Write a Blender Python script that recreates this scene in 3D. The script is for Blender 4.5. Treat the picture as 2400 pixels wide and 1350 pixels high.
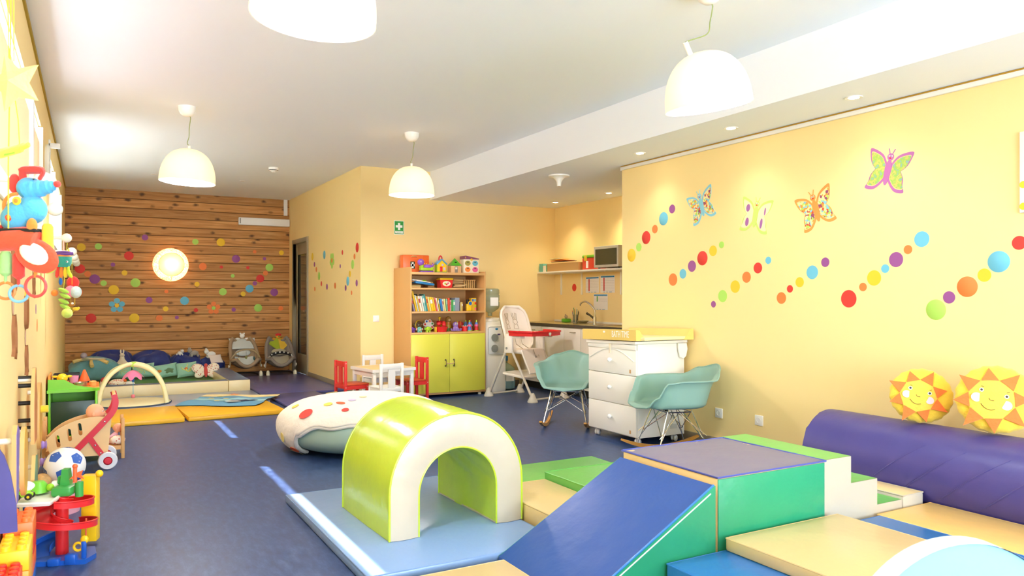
import bpy, bmesh, math, random
from math import sin, cos, pi, radians as R
from mathutils import Vector as V, Matrix as Mx, Euler
random.seed(7)
S = bpy.context.scene
for o in list(bpy.data.objects): bpy.data.objects.remove(o)
COL = S.collection

# ---------------------------------------------------------------- camera
cd = bpy.data.cameras.new('camera'); CAM = bpy.data.objects.new('camera', cd); COL.objects.link(CAM)
cd.sensor_width = 36; cd.lens = 1766/2400*36; cd.shift_y = 20/2400
CAM.location = (0, 0, 1.25); CAM.rotation_euler = (pi/2, 0, -R(29.2745)); cd.clip_start = .05
cd.dof.use_dof = True; cd.dof.focus_distance = 7.0; cd.dof.aperture_fstop = 6.3
S.camera = CAM
# ---------------------------------------------------------------- colour management
S.view_settings.view_transform = 'Standard'; S.view_settings.look = 'None'
S.view_settings.exposure = 1.3; S.view_settings.gamma = 1.0; S.view_settings.use_curve_mapping = False
S.cycles.use_denoising = True
S.cycles.max_bounces = 10; S.cycles.diffuse_bounces = 6; S.cycles.glossy_bounces = 4; S.cycles.transparent_max_bounces = 12
S.cycles.caustics_reflective = False; S.cycles.caustics_refractive = False
S.cycles.sample_clamp_indirect = 6
# ---------------------------------------------------------------- sky, sun, daylight
w = bpy.data.worlds.new('sky'); S.world = w; w.use_nodes = True
bg = w.node_tree.nodes['Background']; bg.inputs[0].default_value = (.93, .97, 1, 1); bg.inputs[1].default_value = 2.2
def lamp(name, kind, loc, energy, color=(1, 1, 1), rot=None, **k):
    l = bpy.data.lights.new(name, kind); l.energy = energy; l.color = color
    for a, b in k.items(): setattr(l, a, b)
    o = bpy.data.objects.new(name, l); COL.objects.link(o); o.location = loc
    if rot: o.rotation_euler = rot
    return o
sd = V((1, -.68, -1.70))
lamp('sun', 'SUN', (-4, 6, 6), 10, (1, .96, .9), angle=R(.5)).rotation_euler = sd.to_track_quat('-Z', 'Y').to_euler()
# added rear fill, tilted up to brighten the ceiling; daylight at the left strip windows
lamp('added_rear_fill', 'AREA', (2.1, -3.3, 1.3), 232, (.64, .79, 1), (R(118), 0, 0), shape='RECTANGLE', size=4.6, size_y=2.3)
lamp('daylight_strip_window', 'AREA', (-.60, 4.4, 2.12), 60, (.66, .83, 1), (0, R(-90), 0), shape='RECTANGLE', size=.8, size_y=4.4)
lamp('daylight_strip_window', 'AREA', (-.60, 9.5, 2.12), 42, (.75, .88, 1), (0, R(-90), 0), shape='RECTANGLE', size=.8, size_y=3.0)

# ---------------------------------------------------------------- materials
def lin(c):
    if isinstance(c, str): c = tuple(int(c[i:i+2], 16) for i in (0, 2, 4))
    f = lambda v: v/12.92 if v <= .04045 else ((v+.055)/1.055)**2.4
    return tuple(f(v/255) for v in c)+(1,)
MC = {}
def mat(name, col, rough=.5, metal=0, spec=.5, bump=0, bs=30, coat=0, trans=0, emit=0, alpha=1, sheen=0, var=0, vs=6, ior=1.45, stretch=None):
    if name in MC: return MC[name]
    m = bpy.data.materials.new(name); m.use_nodes = True; MC[name] = m
    N, L = m.node_tree.nodes, m.node_tree.links; b = N['Principled BSDF']
    c = lin(col); b.inputs['Base Color'].default_value = c; b.inputs['Roughness'].default_value = rough
    b.inputs['Metallic'].default_value = metal; b.inputs['Specular IOR Level'].default_value = spec
    b.inputs['Coat Weight'].default_value = coat; b.inputs['Coat Roughness'].default_value = .15
    b.inputs['Transmission Weight'].default_value = trans; b.inputs['IOR'].default_value = ior
    b.inputs['Sheen Weight'].default_value = sheen; b.inputs['Alpha'].default_value = alpha
    if emit: b.inputs['Emission Color'].default_value = c; b.inputs['Emission Strength'].default_value = emit
    if bump or var:
        t = N.new('ShaderNodeTexCoord'); mp = N.new('ShaderNodeMapping'); L.new(t.outputs['Object'], mp.inputs[0])
        if stretch: mp.inputs['Scale'].default_value = stretch
        n = N.new('ShaderNodeTexNoise'); n.inputs['Scale'].default_value = bs; n.inputs['Detail'].default_value = 4; L.new(mp.outputs[0], n.inputs[0])
        if bump:
            u = N.new('ShaderNodeBump'); u.inputs['Strength'].default_value = bump; u.inputs['Distance'].default_value = .02
            L.new(n.outputs[0], u.inputs['Height']); L.new(u.outputs[0], b.inputs['Normal'])
        if var:
            n2 = N.new('ShaderNodeTexNoise'); n2.inputs['Scale'].default_value = vs; n2.inputs['Detail'].default_value = 5; L.new(mp.outputs[0], n2.inputs[0])
            mx = N.new('ShaderNodeMix'); mx.data_type = 'RGBA'; L.new(n2.outputs[0], mx.inputs[0])
            mx.inputs[6].default_value = tuple(x*(1-var) for x in c[:3])+(1,); mx.inputs[7].default_value = tuple(min(1, x*(1+var)) for x in c[:3])+(1,)
            L.new(mx.outputs[2], b.inputs['Base Color'])
    return m
def vinyl(name, col, rough=.32): return mat(name, col, rough, spec=.5, bump=.3, bs=7)
def cloth(name, col, var=.08): return mat(name, col, .9, spec=.15, bump=.25, bs=60, sheen=.3, var=var, vs=15)
def plastic(name, col, rough=.3): return mat(name, col, rough, spec=.5)

# ---------------------------------------------------------------- mesh builder
def TR(loc=(0, 0, 0), rot=(0, 0, 0), sc=(1, 1, 1)):
    if not hasattr(sc, '__len__'): sc = (sc,)*3
    return Mx.Translation(V(loc)) @ Euler(rot).to_matrix().to_4x4() @ Mx.Diagonal((*sc, 1))
class B:
    def __init__(s): s.v = []; s.f = []; s.mi = []; s.mats = []
    def idx(s, m):
        if m not in s.mats: s.mats.append(m)
        return s.mats.index(m)
    def add(s, vs, fs, m, M=None):
        k = len(s.v); i = s.idx(m)
        s.v += [tuple(M @ V(v)) if M else tuple(v) for v in vs]
        s.f += [tuple(k+a for a in f) for f in fs]; s.mi += [i]*len(fs); return s
    def bm(s, bm, m, M=None):
        bm.verts.ensure_lookup_table(); bm.verts.index_update()
        s.add([v.co.copy() for v in bm.verts], [[v.index for v in f.verts] for f in bm.faces], m, M); bm.free(); return s
    def box(s, x0, x1, y0, y1, z0, z1, m, bev=0, M=None, seg=2):
        bm = bmesh.new(); bmesh.ops.create_cube(bm, size=1)
        for v in bm.verts: v.co = V(((x0+x1)/2+v.co.x*(x1-x0), (y0+y1)/2+v.co.y*(y1-y0), (z0+z1)/2+v.co.z*(z1-z0)))
        if bev: bmesh.ops.bevel(bm, geom=bm.edges[:], offset=bev, segments=seg, profile=.5, affect='EDGES')
        return s.bm(bm, m, M)
    def cb(s, c, d, m, rot=(0, 0, 0), bev=0):
        return s.box(-d[0]/2, d[0]/2, -d[1]/2, d[1]/2, -d[2]/2, d[2]/2, m, bev, TR(c, rot))
    def lathe(s, prof, m, seg=32, M=None, cap=True):
        vs = []; fs = []; n = len(prof)
        for i in range(seg):
            a = 2*pi*i/seg
            for r, z in prof: vs.append((r*cos(a), r*sin(a), z))
        for i in range(seg):
            j = (i+1) % seg
            for k in range(n-1): fs.append((i*n+k, j*n+k, j*n+k+1, i*n+k+1))
        if cap:
            if prof[0][0] > 1e-5: fs.append(tuple(i*n for i in range(seg))[::-1])
            if prof[-1][0] > 1e-5: fs.append(tuple(i*n+n-1 for i in range(seg)))
        return s.add(vs, fs, m, M)
    def cyl(s, p0, p1, r0, m, r1=None, seg=20):
        p0, p1 = V(p0), V(p1); d = p1-p0; r1 = r0 if r1 is None else r1
        M = Mx.Translation(p0) @ d.to_track_quat('Z', 'Y').to_matrix().to_4x4()
        return s.lathe([(r0, 0), (r1, d.length)], m, seg, M)
    def sph(s, c, r, m, sc=(1, 1, 1), rot=(0, 0, 0), seg=20, e=1.0, e2=None):
        e2 = e2 or e; h = max(6, seg//2); vs = []; fs = []
        P = lambda v, e: math.copysign(abs(v)**e, v)
        for i in range(h+1):
            a = -pi/2+pi*i/h
            for j in range(seg):
                b = 2*pi*j/seg
                vs.append((r*P(cos(a), e2)*P(cos(b), e), r*P(cos(a), e2)*P(sin(b), e), r*P(sin(a), e2)))
        for i in range(h):
            for j in range(seg):
                k = (j+1) % seg; fs.append((i*seg+j, i*seg+k, (i+1)*seg+k, (i+1)*seg+j))
        return s.add(vs, fs, m, TR(c, rot, sc))
    def tube(s, pts, r, m, seg=10, closed=False, flat=None):
        pts = [V(p) for p in pts]; n = len(pts); rs = r if hasattr(r, '__len__') else [r]*n
        vs = []; fs = []; up = None
        for i, p in enumerate(pts):
            a = pts[i-1] if (i or closed) else p; b = pts[(i+1) % n] if (i < n-1 or closed) else p
            t = (b-a).normalized()
            if up is None: up = t.orthogonal().normalized()
            up = (up-t*up.dot(t)).normalized(); q = t.cross(up)
            for k in range(seg):
                c = 2*pi*k/seg; vs.append(p+(up*cos(c)+q*sin(c)*(flat or 1))*rs[i])
        for i in range(n if closed else n-1):
            j = (i+1) % n
            for k in range(seg):
                l = (k+1) % seg; fs.append((i*seg+k, i*seg+l, j*seg+l, j*seg+k))
        if not closed: fs += [tuple(range(seg))[::-1], tuple((n-1)*seg+k for k in range(seg))]
        return s.add(vs, fs, m)
    def ring(s, c, R_, r, m, rot=(0, 0, 0), sc=(1, 1, 1), seg=28):
        M = TR(c, rot, sc); return s.tube([M @ V((R_*cos(2*pi*i/seg), R_*sin(2*pi*i/seg), 0)) for i in range(seg)], r, m, 8, True)
    def prism(s, poly, t, m, M=None, z0=0):
        n = len(poly); vs = [(x, y, z0) for x, y in poly]+[(x, y, z0+t) for x, y in poly]
        fs = [tuple(range(n))[::-1], tuple(range(n, 2*n))]+[(i, (i+1) % n, n+(i+1) % n, n+i) for i in range(n)]
        return s.add(vs, fs, m, M)
    def grid(s, fn, nu, nv, m, cu=False, M=None):
        vs = [fn(i/nu, j/nv) for i in range(nu if cu else nu+1) for j in range(nv+1)]; fs = []; n = nu if cu else nu+1
        for i in range(nu):
            k = (i+1) % n
            for j in range(nv): fs.append((i*(nv+1)+j, k*(nv+1)+j, k*(nv+1)+j+1, i*(nv+1)+j+1))
        return s.add(vs, fs, m, M)
    def pillow(s, w, h, t, m, M=None, n=14, pinch=.06):
        def f(sg):
            def g(a, b):
                u, v = 2*a-1, 2*b-1
                q = max(0, (1-u**4)*(1-v**4))**.5
                k = 1-pinch*(1-u*u if abs(u) < abs(v) else 1-v*v)
                return (u*w/2*k, v*h/2*k, sg*t/2*q)
            return g
        s.grid(f(1), n, n, m, M=M); return s.grid(f(-1), n, n, m, M=M)
    def curve(s, cu, m, M=None):
        o = bpy.data.objects.new('tmp', cu); COL.objects.link(o)
        me = bpy.data.meshes.new_from_object(o.evaluated_get(bpy.context.evaluated_depsgraph_get()))
        s.add([v.co.copy() for v in me.vertices], [tuple(p.vertices) for p in me.polygons], m, M)
        bpy.data.objects.remove(o); bpy.data.meshes.remove(me); bpy.data.curves.remove(cu); return s
    def loops(s, loops, t, m, M=None):
        cu = bpy.data.curves.new('c', 'CURVE'); cu.dimensions = '2D'; cu.fill_mode = 'BOTH'; cu.extrude = t/2
        for lp in loops:
            sp = cu.splines.new('POLY'); sp.points.add(len(lp)-1); sp.use_cyclic_u = True
            for p, q in zip(sp.points, lp): p.co = (q[0], q[1], 0, 1)
        return s.curve(cu, m, M)
    def text(s, body, size, t, m, M=None, sx=1):
        cu = bpy.data.curves.new('t', 'FONT'); cu.body = body; cu.size = size; cu.extrude = t; cu.align_x = 'CENTER'; cu.align_y = 'CENTER'
        return s.curve(cu, m, (M or TR()) @ Mx.Diagonal((sx, 1, 1, 1)))
    def out(s, name, parent=None, loc=(0, 0, 0), rot=None, ang=38):
        me = bpy.data.meshes.new(name); me.from_pydata(s.v, [], s.f)
        for m in s.mats: me.materials.append(m)
        me.polygons.foreach_set('material_index', s.mi); me.polygons.foreach_set('use_smooth', [True]*len(s.f))
        bm = bmesh.new(); bm.from_mesh(me); bmesh.ops.remove_doubles(bm, verts=bm.verts[:], dist=1e-5); bmesh.ops.recalc_face_normals(bm, faces=bm.faces[:])
        bm.to_mesh(me); bm.free(); me.set_sharp_from_angle(angle=R(ang)); me.update()
        o = bpy.data.objects.new(name, me); COL.objects.link(o); o.location = loc
        if rot: o.rotation_euler = rot
        if parent: o.parent = parent
        return o
def thing(name, label, cat, loc=(0, 0, 0), rz=0, group=None, rot=None):
    o = bpy.data.objects.new(name, None); COL.objects.link(o); o.empty_display_size = .1
    o.location = loc; o.rotation_euler = rot or (0, 0, rz); o['label'] = label; o['category'] = cat
    if group: o['group'] = group
    return o
def tag(o, label, cat, group=None):
    o['label'] = label; o['category'] = cat
    if group: o['group'] = group
    return o
def struct(name, b, **k):
    o = b.out(name, **k); o['kind'] = 'structure'; return o
def copy_tree(o, parent=None):
    c = o.copy(); COL.objects.link(c)
    if parent: c.parent = parent
    for ch in [x for x in bpy.data.objects if x.parent == o]: copy_tree(ch, c)
    return c
def arc(cx, cy, r, a0, a1, n, ry=None):
    ry = ry or r
    return [(cx+r*cos(R(a0+(a1-a0)*i/n)), cy+ry*sin(R(a0+(a1-a0)*i/n))) for i in range(n+1)]
def bez(pts, n=12):
    'smooth path through the points'
    pts = [V(p) for p in pts]; out = []
    for i in range(len(pts)-1):
        p0 = pts[max(i-1, 0)]; p1 = pts[i]; p2 = pts[i+1]; p3 = pts[min(i+2, len(pts)-1)]
        for k in range(n):
            t = k/n; out.append(.5*((2*p1)+(p2-p0)*t+(2*p0-5*p1+4*p2-p3)*t*t+(3*p1-p0-3*p2+p3)*t**3))
    return out+[pts[-1]]
WOOD = dict(rough=.5, var=.12, vs=8, stretch=(1, 1, .15))
# ================================================================ ROOM
HC, HB = 2.89, 2.52          # main ceiling, lowered ceiling
XL, X1, XBM, XK, XR = -.32, 2.965, 3.908, 5.85, 4.53
YB, Y1, YK, Y0 = 13.04, 9.175, 5.886, -3.2
yellow = mat('wall_yellow', 'F9DE9C', .75, spec=.25, bump=.03, bs=120)
white = mat('ceiling_white', 'F3F6FA', .85, spec=.2)
trimw = mat('trim_white', 'F4F1EA', .45)
gold = mat('gold_strip', 'B98B1E', .5)
base_m = mat('skirting_greige', '9C907C', .55)
# floor: blue-grey linoleum with fine directional streaks
fm = bpy.data.materials.new('linoleum'); fm.use_nodes = True
N, L = fm.node_tree.nodes, fm.node_tree.links; b = N['Principled BSDF']
tc = N.new('ShaderNodeTexCoord'); mp = N.new('ShaderNodeMapping'); mp.inputs['Scale'].default_value = (3.0, .9, 1); L.new(tc.outputs['Object'], mp.inputs[0])
n1 = N.new('ShaderNodeTexNoise'); n1.inputs['Scale'].default_value = 9; n1.inputs['Detail'].default_value = 8; n1.inputs['Roughness'].default_value = .7; L.new(mp.outputs[0], n1.inputs[0])
cr = N.new('ShaderNodeValToRGB'); cr.color_ramp.elements[0].position = .36; cr.color_ramp.elements[1].position = .66
cr.color_ramp.elements[0].color = lin('213561'); cr.color_ramp.elements[1].color = lin('465C88'); e = cr.color_ramp.elements.new(.5); e.color = lin('304774')
L.new(n1.outputs[0], cr.inputs[0]); L.new(cr.outputs[0], b.inputs['Base Color'])
rr = N.new('ShaderNodeMapRange'); rr.inputs[3].default_value = .3; rr.inputs[4].default_value = .5; L.new(n1.outputs[0], rr.inputs[0]); L.new(rr.outputs[0], b.inputs['Roughness'])
bu = N.new('ShaderNodeBump'); bu.inputs['Strength'].default_value = .05; L.new(n1.outputs[0], bu.inputs['Height']); L.new(bu.outputs[0], b.inputs['Normal'])
struct('floor', B().box(XL-.03, 6.0, Y0-.1, YB+.1, -.1, 0, fm))
struct('ceiling', B().box(XL-.03, XBM, Y0-.1, YB+.1, HC, HC+.1, white))
struct('ceiling', B().box(XBM, 6.0, Y0-.1, Y1+.1, HB, HC+.1, white))
# left wall with two strip windows
W1a, W1b, W2a, W2b, WZ0, WZ1 = 2.2, 6.75, 7.95, 11.1, 1.74, 2.54
bl = B(); xa, xb = XL-.03, XL
for (ya, yb, za, zb) in ((Y0-.1, YB+.1, 0, WZ0), (Y0-.1, YB+.1, WZ1, HC), (Y0-.1, W1a, WZ0, WZ1), (W1b, W2a, WZ0, WZ1), (W2b, YB+.1, WZ0, WZ1)): bl.box(xa, xb, ya, yb, za, zb, yellow)
struct('wall_left', bl)
glass = bpy.data.materials.new('window_glass'); glass.use_nodes = True
N, L = glass.node_tree.nodes, glass.node_tree.links; N.remove(N['Principled BSDF'])
t = N.new('ShaderNodeBsdfTransparent'); g = N.new('ShaderNodeBsdfGlossy'); g.inputs['Roughness'].default_value = .03; mx = N.new('ShaderNodeMixShader'); mx.inputs[0].default_value = .07
L.new(t.outputs[0], mx.inputs[1]); L.new(g.outputs[0], mx.inputs[2]); L.new(mx.outputs[0], N['Material Output'].inputs[0])
def translucent(name, col, k=.5, rough=.6):
    m = bpy.data.materials.new(name); m.use_nodes = True; N, L = m.node_tree.nodes, m.node_tree.links; N.remove(N['Principled BSDF'])
    d = N.new('ShaderNodeBsdfDiffuse'); t = N.new('ShaderNodeBsdfTranslucent'); x = N.new('ShaderNodeMixShader'); x.inputs[0].default_value = k
    d.inputs[0].default_value = lin(col); t.inputs[0].default_value = lin(col)
    L.new(d.outputs[0], x.inputs[1]); L.new(t.outputs[0], x.inputs[2]); L.new(x.outputs[0], N['Material Output'].inputs[0]); return m
blindm = translucent('peach_blind', 'F4CBB0', .3)
def strip_window(n, ya, yb, blind, bm_=None):
    f = B(); fx0, fx1 = XL-.028, XL+.012
    f.box(fx0, fx1, ya, yb, WZ0, WZ0+.03, trimw); f.box(fx0+.005, XL-.02, ya, yb, WZ1-.008, WZ1, trimw)
    ys = [ya, yb]
    m_ = 5.66 if n == 1 else 9.1
    for y, wd in ((ya, .03), (yb-.03, .03), (m_-.04, .08)): f.box(fx0, fx1, y, y+wd, WZ0+.03, WZ1-.008, trimw)
    fr = struct('window_%d' % n, f)
    p = B().box(XL-.026, XL-.022, ya+.03, yb-.03, WZ0+.03, WZ1-.01, glass).out('pane', fr)
    if blind: B().box(XL-.016, XL-.013, ya+.03, yb-.03 if n == 1 else m_, WZ0+.03, 2.425, bm_).box(XL-.016, XL-.013, m_ if n == 2 else yb-.031, yb-.03, WZ0+.03, WZ1-.01, bm_).out('blind', fr)
strip_window(1, W1a, W1b, True, blindm); strip_window(2, W2a, W2b, True, translucent('added_white_blind', 'FBFAF4', .5))  # far window's blind is added, stepped at the mullion to shorten the sun streak
# far wall of pine boards
pm = bpy.data.materials.new('pine_boards'); pm.use_nodes = True
N, L = pm.node_tree.nodes, pm.node_tree.links; b = N['Principled BSDF']; b.inputs['Roughness'].default_value = .55; b.inputs['Specular IOR Level'].default_value = .3
def nd(t, **k):
    n = N.new('ShaderNode'+t)
    for a, v in k.items(): setattr(n, a, v)
    return n
def mth(op, a, c=None):
    n = nd('Math', operation=op)
    for i, x in enumerate((a, c)):
        if x is None: continue
        if isinstance(x, (int, float)): n.inputs[i].default_value = x
        else: L.new(x, n.inputs[i])
    return n.outputs[0]
tc = nd('TexCoord'); sp = nd('SeparateXYZ'); L.new(tc.outputs['Object'], sp.inputs[0])
BH = .138
zz = mth('DIVIDE', sp.outputs[2], BH); fl_ = mth('FLOOR', zz); fr_ = mth('FRACT', zz)
off = mth('MULTIPLY', fl_, 3.71)
cx = nd('CombineXYZ'); L.new(mth('ADD', sp.outputs[0], off), cx.inputs[0]); L.new(off, cx.inputs[1]); L.new(sp.outputs[2], cx.inputs[2])
m1 = nd('Mapping'); m1.inputs['Scale'].default_value = (.9, 1, 16); L.new(cx.outputs[0], m1.inputs[0])
g1 = nd('TexNoise'); g1.inputs['Scale'].default_value = 2.2; g1.inputs['Detail'].default_value = 6; g1.inputs['Distortion'].default_value = .6; L.new(m1.outputs[0], g1.inputs[0])
cr = nd('ValToRGB'); el = cr.color_ramp.elements; el[0].position = .25; el[0].color = lin('A46C36'); el[1].position = .8; el[1].color = lin('DEA968'); q = el.new(.5); q.color = lin('C58A4A')
L.new(g1.outputs[0], cr.inputs[0])
wn = nd('TexWhiteNoise'); wn.noise_dimensions = '1D'; L.new(fl_, wn.inputs['W'])
m2 = nd('Mapping'); m2.inputs['Scale'].default_value = (4.2, 1, 7.2); L.new(cx.outputs[0], m2.inputs[0])
vo = nd('TexVoronoi'); vo.inputs['Scale'].default_value = 1.0; vo.inputs['Randomness'].default_value = .85; L.new(m2.outputs[0], vo.inputs[0])
ds = nd('TexNoise'); ds.inputs['Scale'].default_value = 14; L.new(cx.outputs[0], ds.inputs[0])
kd = mth('ADD', vo.outputs['Distance'], mth('MULTIPLY', mth('SUBTRACT', ds.outputs[0], .5), .28))
kn = nd('MapRange'); kn.inputs[1].default_value = .07; kn.inputs[2].default_value = .24; kn.inputs[3].default_value = 1; kn.inputs[4].default_value = 0; L.new(kd, kn.inputs[0])
k2 = nd('Mix', data_type='RGBA'); L.new(mth('MULTIPLY', kn.outputs[0], .85), k2.inputs[0]); L.new(cr.outputs[0], k2.inputs[6]); k2.inputs[7].default_value = lin('3E2410')
vr = nd('MapRange'); vr.inputs[3].default_value = .82; vr.inputs[4].default_value = 1.12; L.new(wn.outputs[0], vr.inputs[0])
sc_ = nd('VectorMath', operation='SCALE'); L.new(k2.outputs[2], sc_.inputs[0]); L.new(vr.outputs[0], sc_.inputs['Scale'])
gr = mth('MINIMUM', fr_, mth('SUBTRACT', 1, fr_)); gm = nd('MapRange'); gm.inputs[1].default_value = .012; gm.inputs[2].default_value = .055; L.new(gr, gm.inputs[0])
gx = nd('Mix', data_type='RGBA'); L.new(gm.outputs[0], gx.inputs[0]); gx.inputs[6].default_value = lin('5A3818'); L.new(sc_.outputs[0], gx.inputs[7])
L.new(gx.outputs[2], b.inputs['Base Color'])
bu = nd('Bump'); bu.inputs['Strength'].default_value = .5; bu.inputs['Distance'].default_value = .01; L.new(gm.outputs[0], bu.inputs['Height']); L.new(bu.outputs[0], b.inputs['Normal'])
struct('wall_back', B().box(XL-.03, X1+.12, YB, YB+.1, 0, HC, pm))
# side wall with the door, facing wall, kitchen walls, right wall, unseen rear wall with assumed glazing
DA, DB, DZ = 11.753, 12.765, 2.185
struct('wall_side', B().box(X1, X1+.12, Y1+.1, DA, 0, HC, yellow).box(X1, X1+.12, DB, YB, 0, HC, yellow).box(X1, X1+.12, DA, DB, DZ, HC, yellow))
struct('wall_facing', B().box(X1, 6.0, Y1, Y1+.1, 0, HC, yellow))
struct('wall_kitchen', B().box(XK, 6.0, YK-.1, Y1, 0, HB, yellow))
struct('wall_right', B().box(XR, XR+.12, Y0, YK, 0, HB, yellow).box(XR+.12, XK, YK-.1, YK, 0, HB, yellow))
struct('wall_rear', B().box(XL-.03, XR+.12, Y0-.08, Y0, 0, .25, yellow).box(XL-.03, XR+.12, Y0-.08, Y0, 2.4, HC, yellow).box(XL-.03, -.1, Y0-.08, Y0, .25, 2.4, yellow).box(4.3, XR+.12, Y0-.08, Y0, .25, 2.4, yellow))
f = B().box(-.1, 4.3, Y0-.06, Y0+.02, .25, .31, trimw).box(-.1, 4.3, Y0-.06, Y0+.02, 2.34, 2.4, trimw)
for i in range(5): f.box(-.1+i*1.085, -.04+i*1.085, Y0-.06, Y0+.02, .31, 2.34, trimw)
fr = struct('window_3', f); B().box(-.1, 4.3, Y0-.03, Y0-.02, .31, 2.34, glass).out('pane', fr)
# ceiling trims and skirting
struct('trim_1', B().box(XR-.022, XR, Y0, YK, HB-.042, HB-.012, trimw, .004).box(XR-.012, XR, YK, YK+.012, HB-.045, HB-.01, trimw))
struct('trim_2', B().box(XR-.016, XR, Y0, YK, HB-.011, HB-.002, gold))
struct('trim_3', B().box(XL, XL+.012, Y0, YB, HC-.03, HC, mat('olive_strip', 'AF9222', .6)))
struct('baseboard_right', B().box(XR-.012, XR, Y0, YK, 0, .085, base_m, .003))
struct('baseboard_side', B().box(X1-.012, X1, Y1, DA, 0, .085, base_m, .003))
struct('baseboard_facing', B().box(X1-.012, 5.25, Y1-.012, Y1, 0, .085, base_m, .003))
# door
dgrey = mat('door_greige', '9A9078', .45); dglass = mat('door_glass', '4C5046', .08, spec=.8)
d = B(); x0 = X1-.02
d.box(x0, X1+.1, DA, DA+.07, 0, DZ, dgrey, .004).box(x0, X1+.1, DB-.07, DB, 0, DZ, dgrey, .004).box(x0, X1+.1, DA+.07, DB-.07, DZ-.07, DZ, dgrey, .004)
dr = struct('door_1', d)
B().box(X1+.03, X1+.07, DA+.07, DA+.2, 0.01, DZ-.07, dgrey, .003).box(X1+.03, X1+.07, DB-.2, DB-.07, .01, DZ-.07, dgrey, .003).box(X1+.03, X1+.07, DA+.2, DB-.2, 0.01, .32, dgrey, .003).box(X1+.03, X1+.07, DA+.2, DB-.2, DZ-.25, DZ-.07, dgrey, .003).out('door_leaf', dr)
B().box(X1+.045, X1+.055, DA+.2, DB-.2, .32, DZ-.25, dglass).out('door_pane', dr)
B().cyl((X1+.03, DA+.13, 1.02), (X1-.02, DA+.13, 1.02), .01, mat('chrome', 'D8D8D8', .12, 1)).cyl((X1-.02, DA+.12, 1.02), (X1-.02, DA+.25, 1.02), .009, MC['chrome']).out('door_handle', dr)

# ================================================================ PENDANTS AND LAMPS
shadem = translucent('opal_shade', 'FBF3E4', .32); cordm = mat('green_cord', '8E9A5C', .6); capm = plastic('cap_white', 'F8F4EA', .3)
bulbm = mat('bulb_glow', 'FFE2AE', emit=14)
def pendant(label, x, y, zr, rx=0, ry=0, wob=.01, side=0, en=34, col=(.95, .95, 1)):
    t = thing('pendant_lamp', label, 'ceiling lamp', (x, y, HC), group='dome pendant lamps over the playroom')
    B().lathe([(0, -.085), (.03, -.083), (.055, -.065), (.07, -.035), (.074, 0)], capm, 28).out('ceiling_cap', t)
    h = .29; top = zr+h-HC; rr_ = .228
    prof = [(rr_*cos(R(a))**.82, h*sin(R(a))**.92) for a in range(0, 91, 6)]
    prof[-1] = (0.0, h)
    M = TR((0, 0, zr-HC), (rx, ry, 0))
    B().lathe([(r, z) for r, z in prof]+[(max(0, r-.006), max(0, z-.006)) for r, z in prof[::-1]], shadem, 48, M, cap=False).out('lamp_shade', t)
    B().cyl(M @ V((0, 0, h-.002)), M @ V((0, 0, h+.03)), .012, capm).out('cord_grip', t) if not side else B().cyl(M @ V((side, 0, h-.02)), M @ V((side*1.35, 0, h+.05)), .014, capm).out('cord_grip', t)
    e = M @ V((side*1.35, 0, h+.05)) if side else M @ V((0, 0, h+.03))
    pts = bez([(.02, 0, -.08), (.026, 0, -.1), (.02-wob*.4, 0, (-.08+e.z)*.45), (wob+e.x*.25, 0, (-.08+e.z)*.62), (e.x*.6-wob, 0, (e.z-.08)*.5+e.z*.32), (e.x, 0, e.z)])
    B().tube(pts, .0032, cordm, 8).out('cord', t)
    b_ = B().sph((0, 0, zr-HC+.13), .04, bulbm); b_.out('bulb', t)
    B().box(-.018, .018, -.001, .001, -.014, .014, mat('maker_tag', 'E9C98A', .6), M=TR((-.13, -.16, zr-HC+.03), (0, 0, .7))).out('maker_tag', t)
    lamp('pendant_light', 'POINT', (x, y, zr+.06), en, col, shadow_soft_size=.06)
pendant('white dome pendant above the play corner, hung left by the pine wall', .736, 7.05, 2.235, rx=0, ry=R(3), en=36, col=(1, .96, .88))
pendant('white dome pendant hanging in front of the lowered ceiling edge above the bookcase', 2.82, 7.09, 2.265)
pendant('tilted white dome pendant with a loose curling cord, above the changing table', 2.87, 2.98, 2.255, rx=0, ry=R(-9), side=-.085, wob=.03, en=19, col=(.74, .86, 1))
pendant('white dome pendant nearest the camera, cut off by the top of the photo', .72, 2.78, 2.27, rx=0, ry=R(4), en=32, col=(.74, .86, 1))
spotm = mat('downlight_glow', 'FFF2D8', emit=14)
def downlight(label, x, y, z, on=True, r=.04, en=5, col=(1, .95, .85)):
    t = thing('recessed_downlight', label, 'ceiling light', (x, y, z), group='recessed downlights')
    B().lathe([(r*.8, -.003), (r*1.35, -.005), (r*1.35, 0), (r*.8, 0)], trimw, 24, cap=False).out('ring', t)
    B().lathe([(0, -.004), (r*.82, -.004), (r*.82, -.001)], spotm if on else mat('downlight_off', 'E8DFCB', .3), 24).out('lens', t)
    if on: lamp('downlight_light', 'SPOT', (x, y, z-.02), en, col, spot_size=R(115), spot_blend=.9, shadow_soft_size=.04)
for l, x, y in (('lit round downlight in the lowered ceiling nearest the right edge of the photo', 4.25, 3.125), ('lit round downlight in the lowered ceiling, to the right below the tilted pendant', 4.22, 4.15), ('lit round downlight in the lowered ceiling by the corner of the right wall', 4.253, 5.268),
                ('lit round downlight in the kitchen ceiling above the microwave', 5.55, 7.476), ('lit round downlight in the kitchen corner above the shelf', 5.474, 8.566)): downlight(l, x, y, HB, en=14 if x > 5 else 5, col=(1, .86, .6) if x > 5 else (1, .95, .85))
for l, x, y in (('small unlit recessed light left of the far pendant, near the pine wall', .748, 11.15), ('small unlit recessed light between the far pendant and the smoke detector', 1.89, 11.19)): downlight(l, x, y, HC, False, .028)
t = thing('smoke_detector', 'white round smoke detector on the ceiling before the pine wall', 'smoke detector', (2.042, 9.85, HC))
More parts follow.
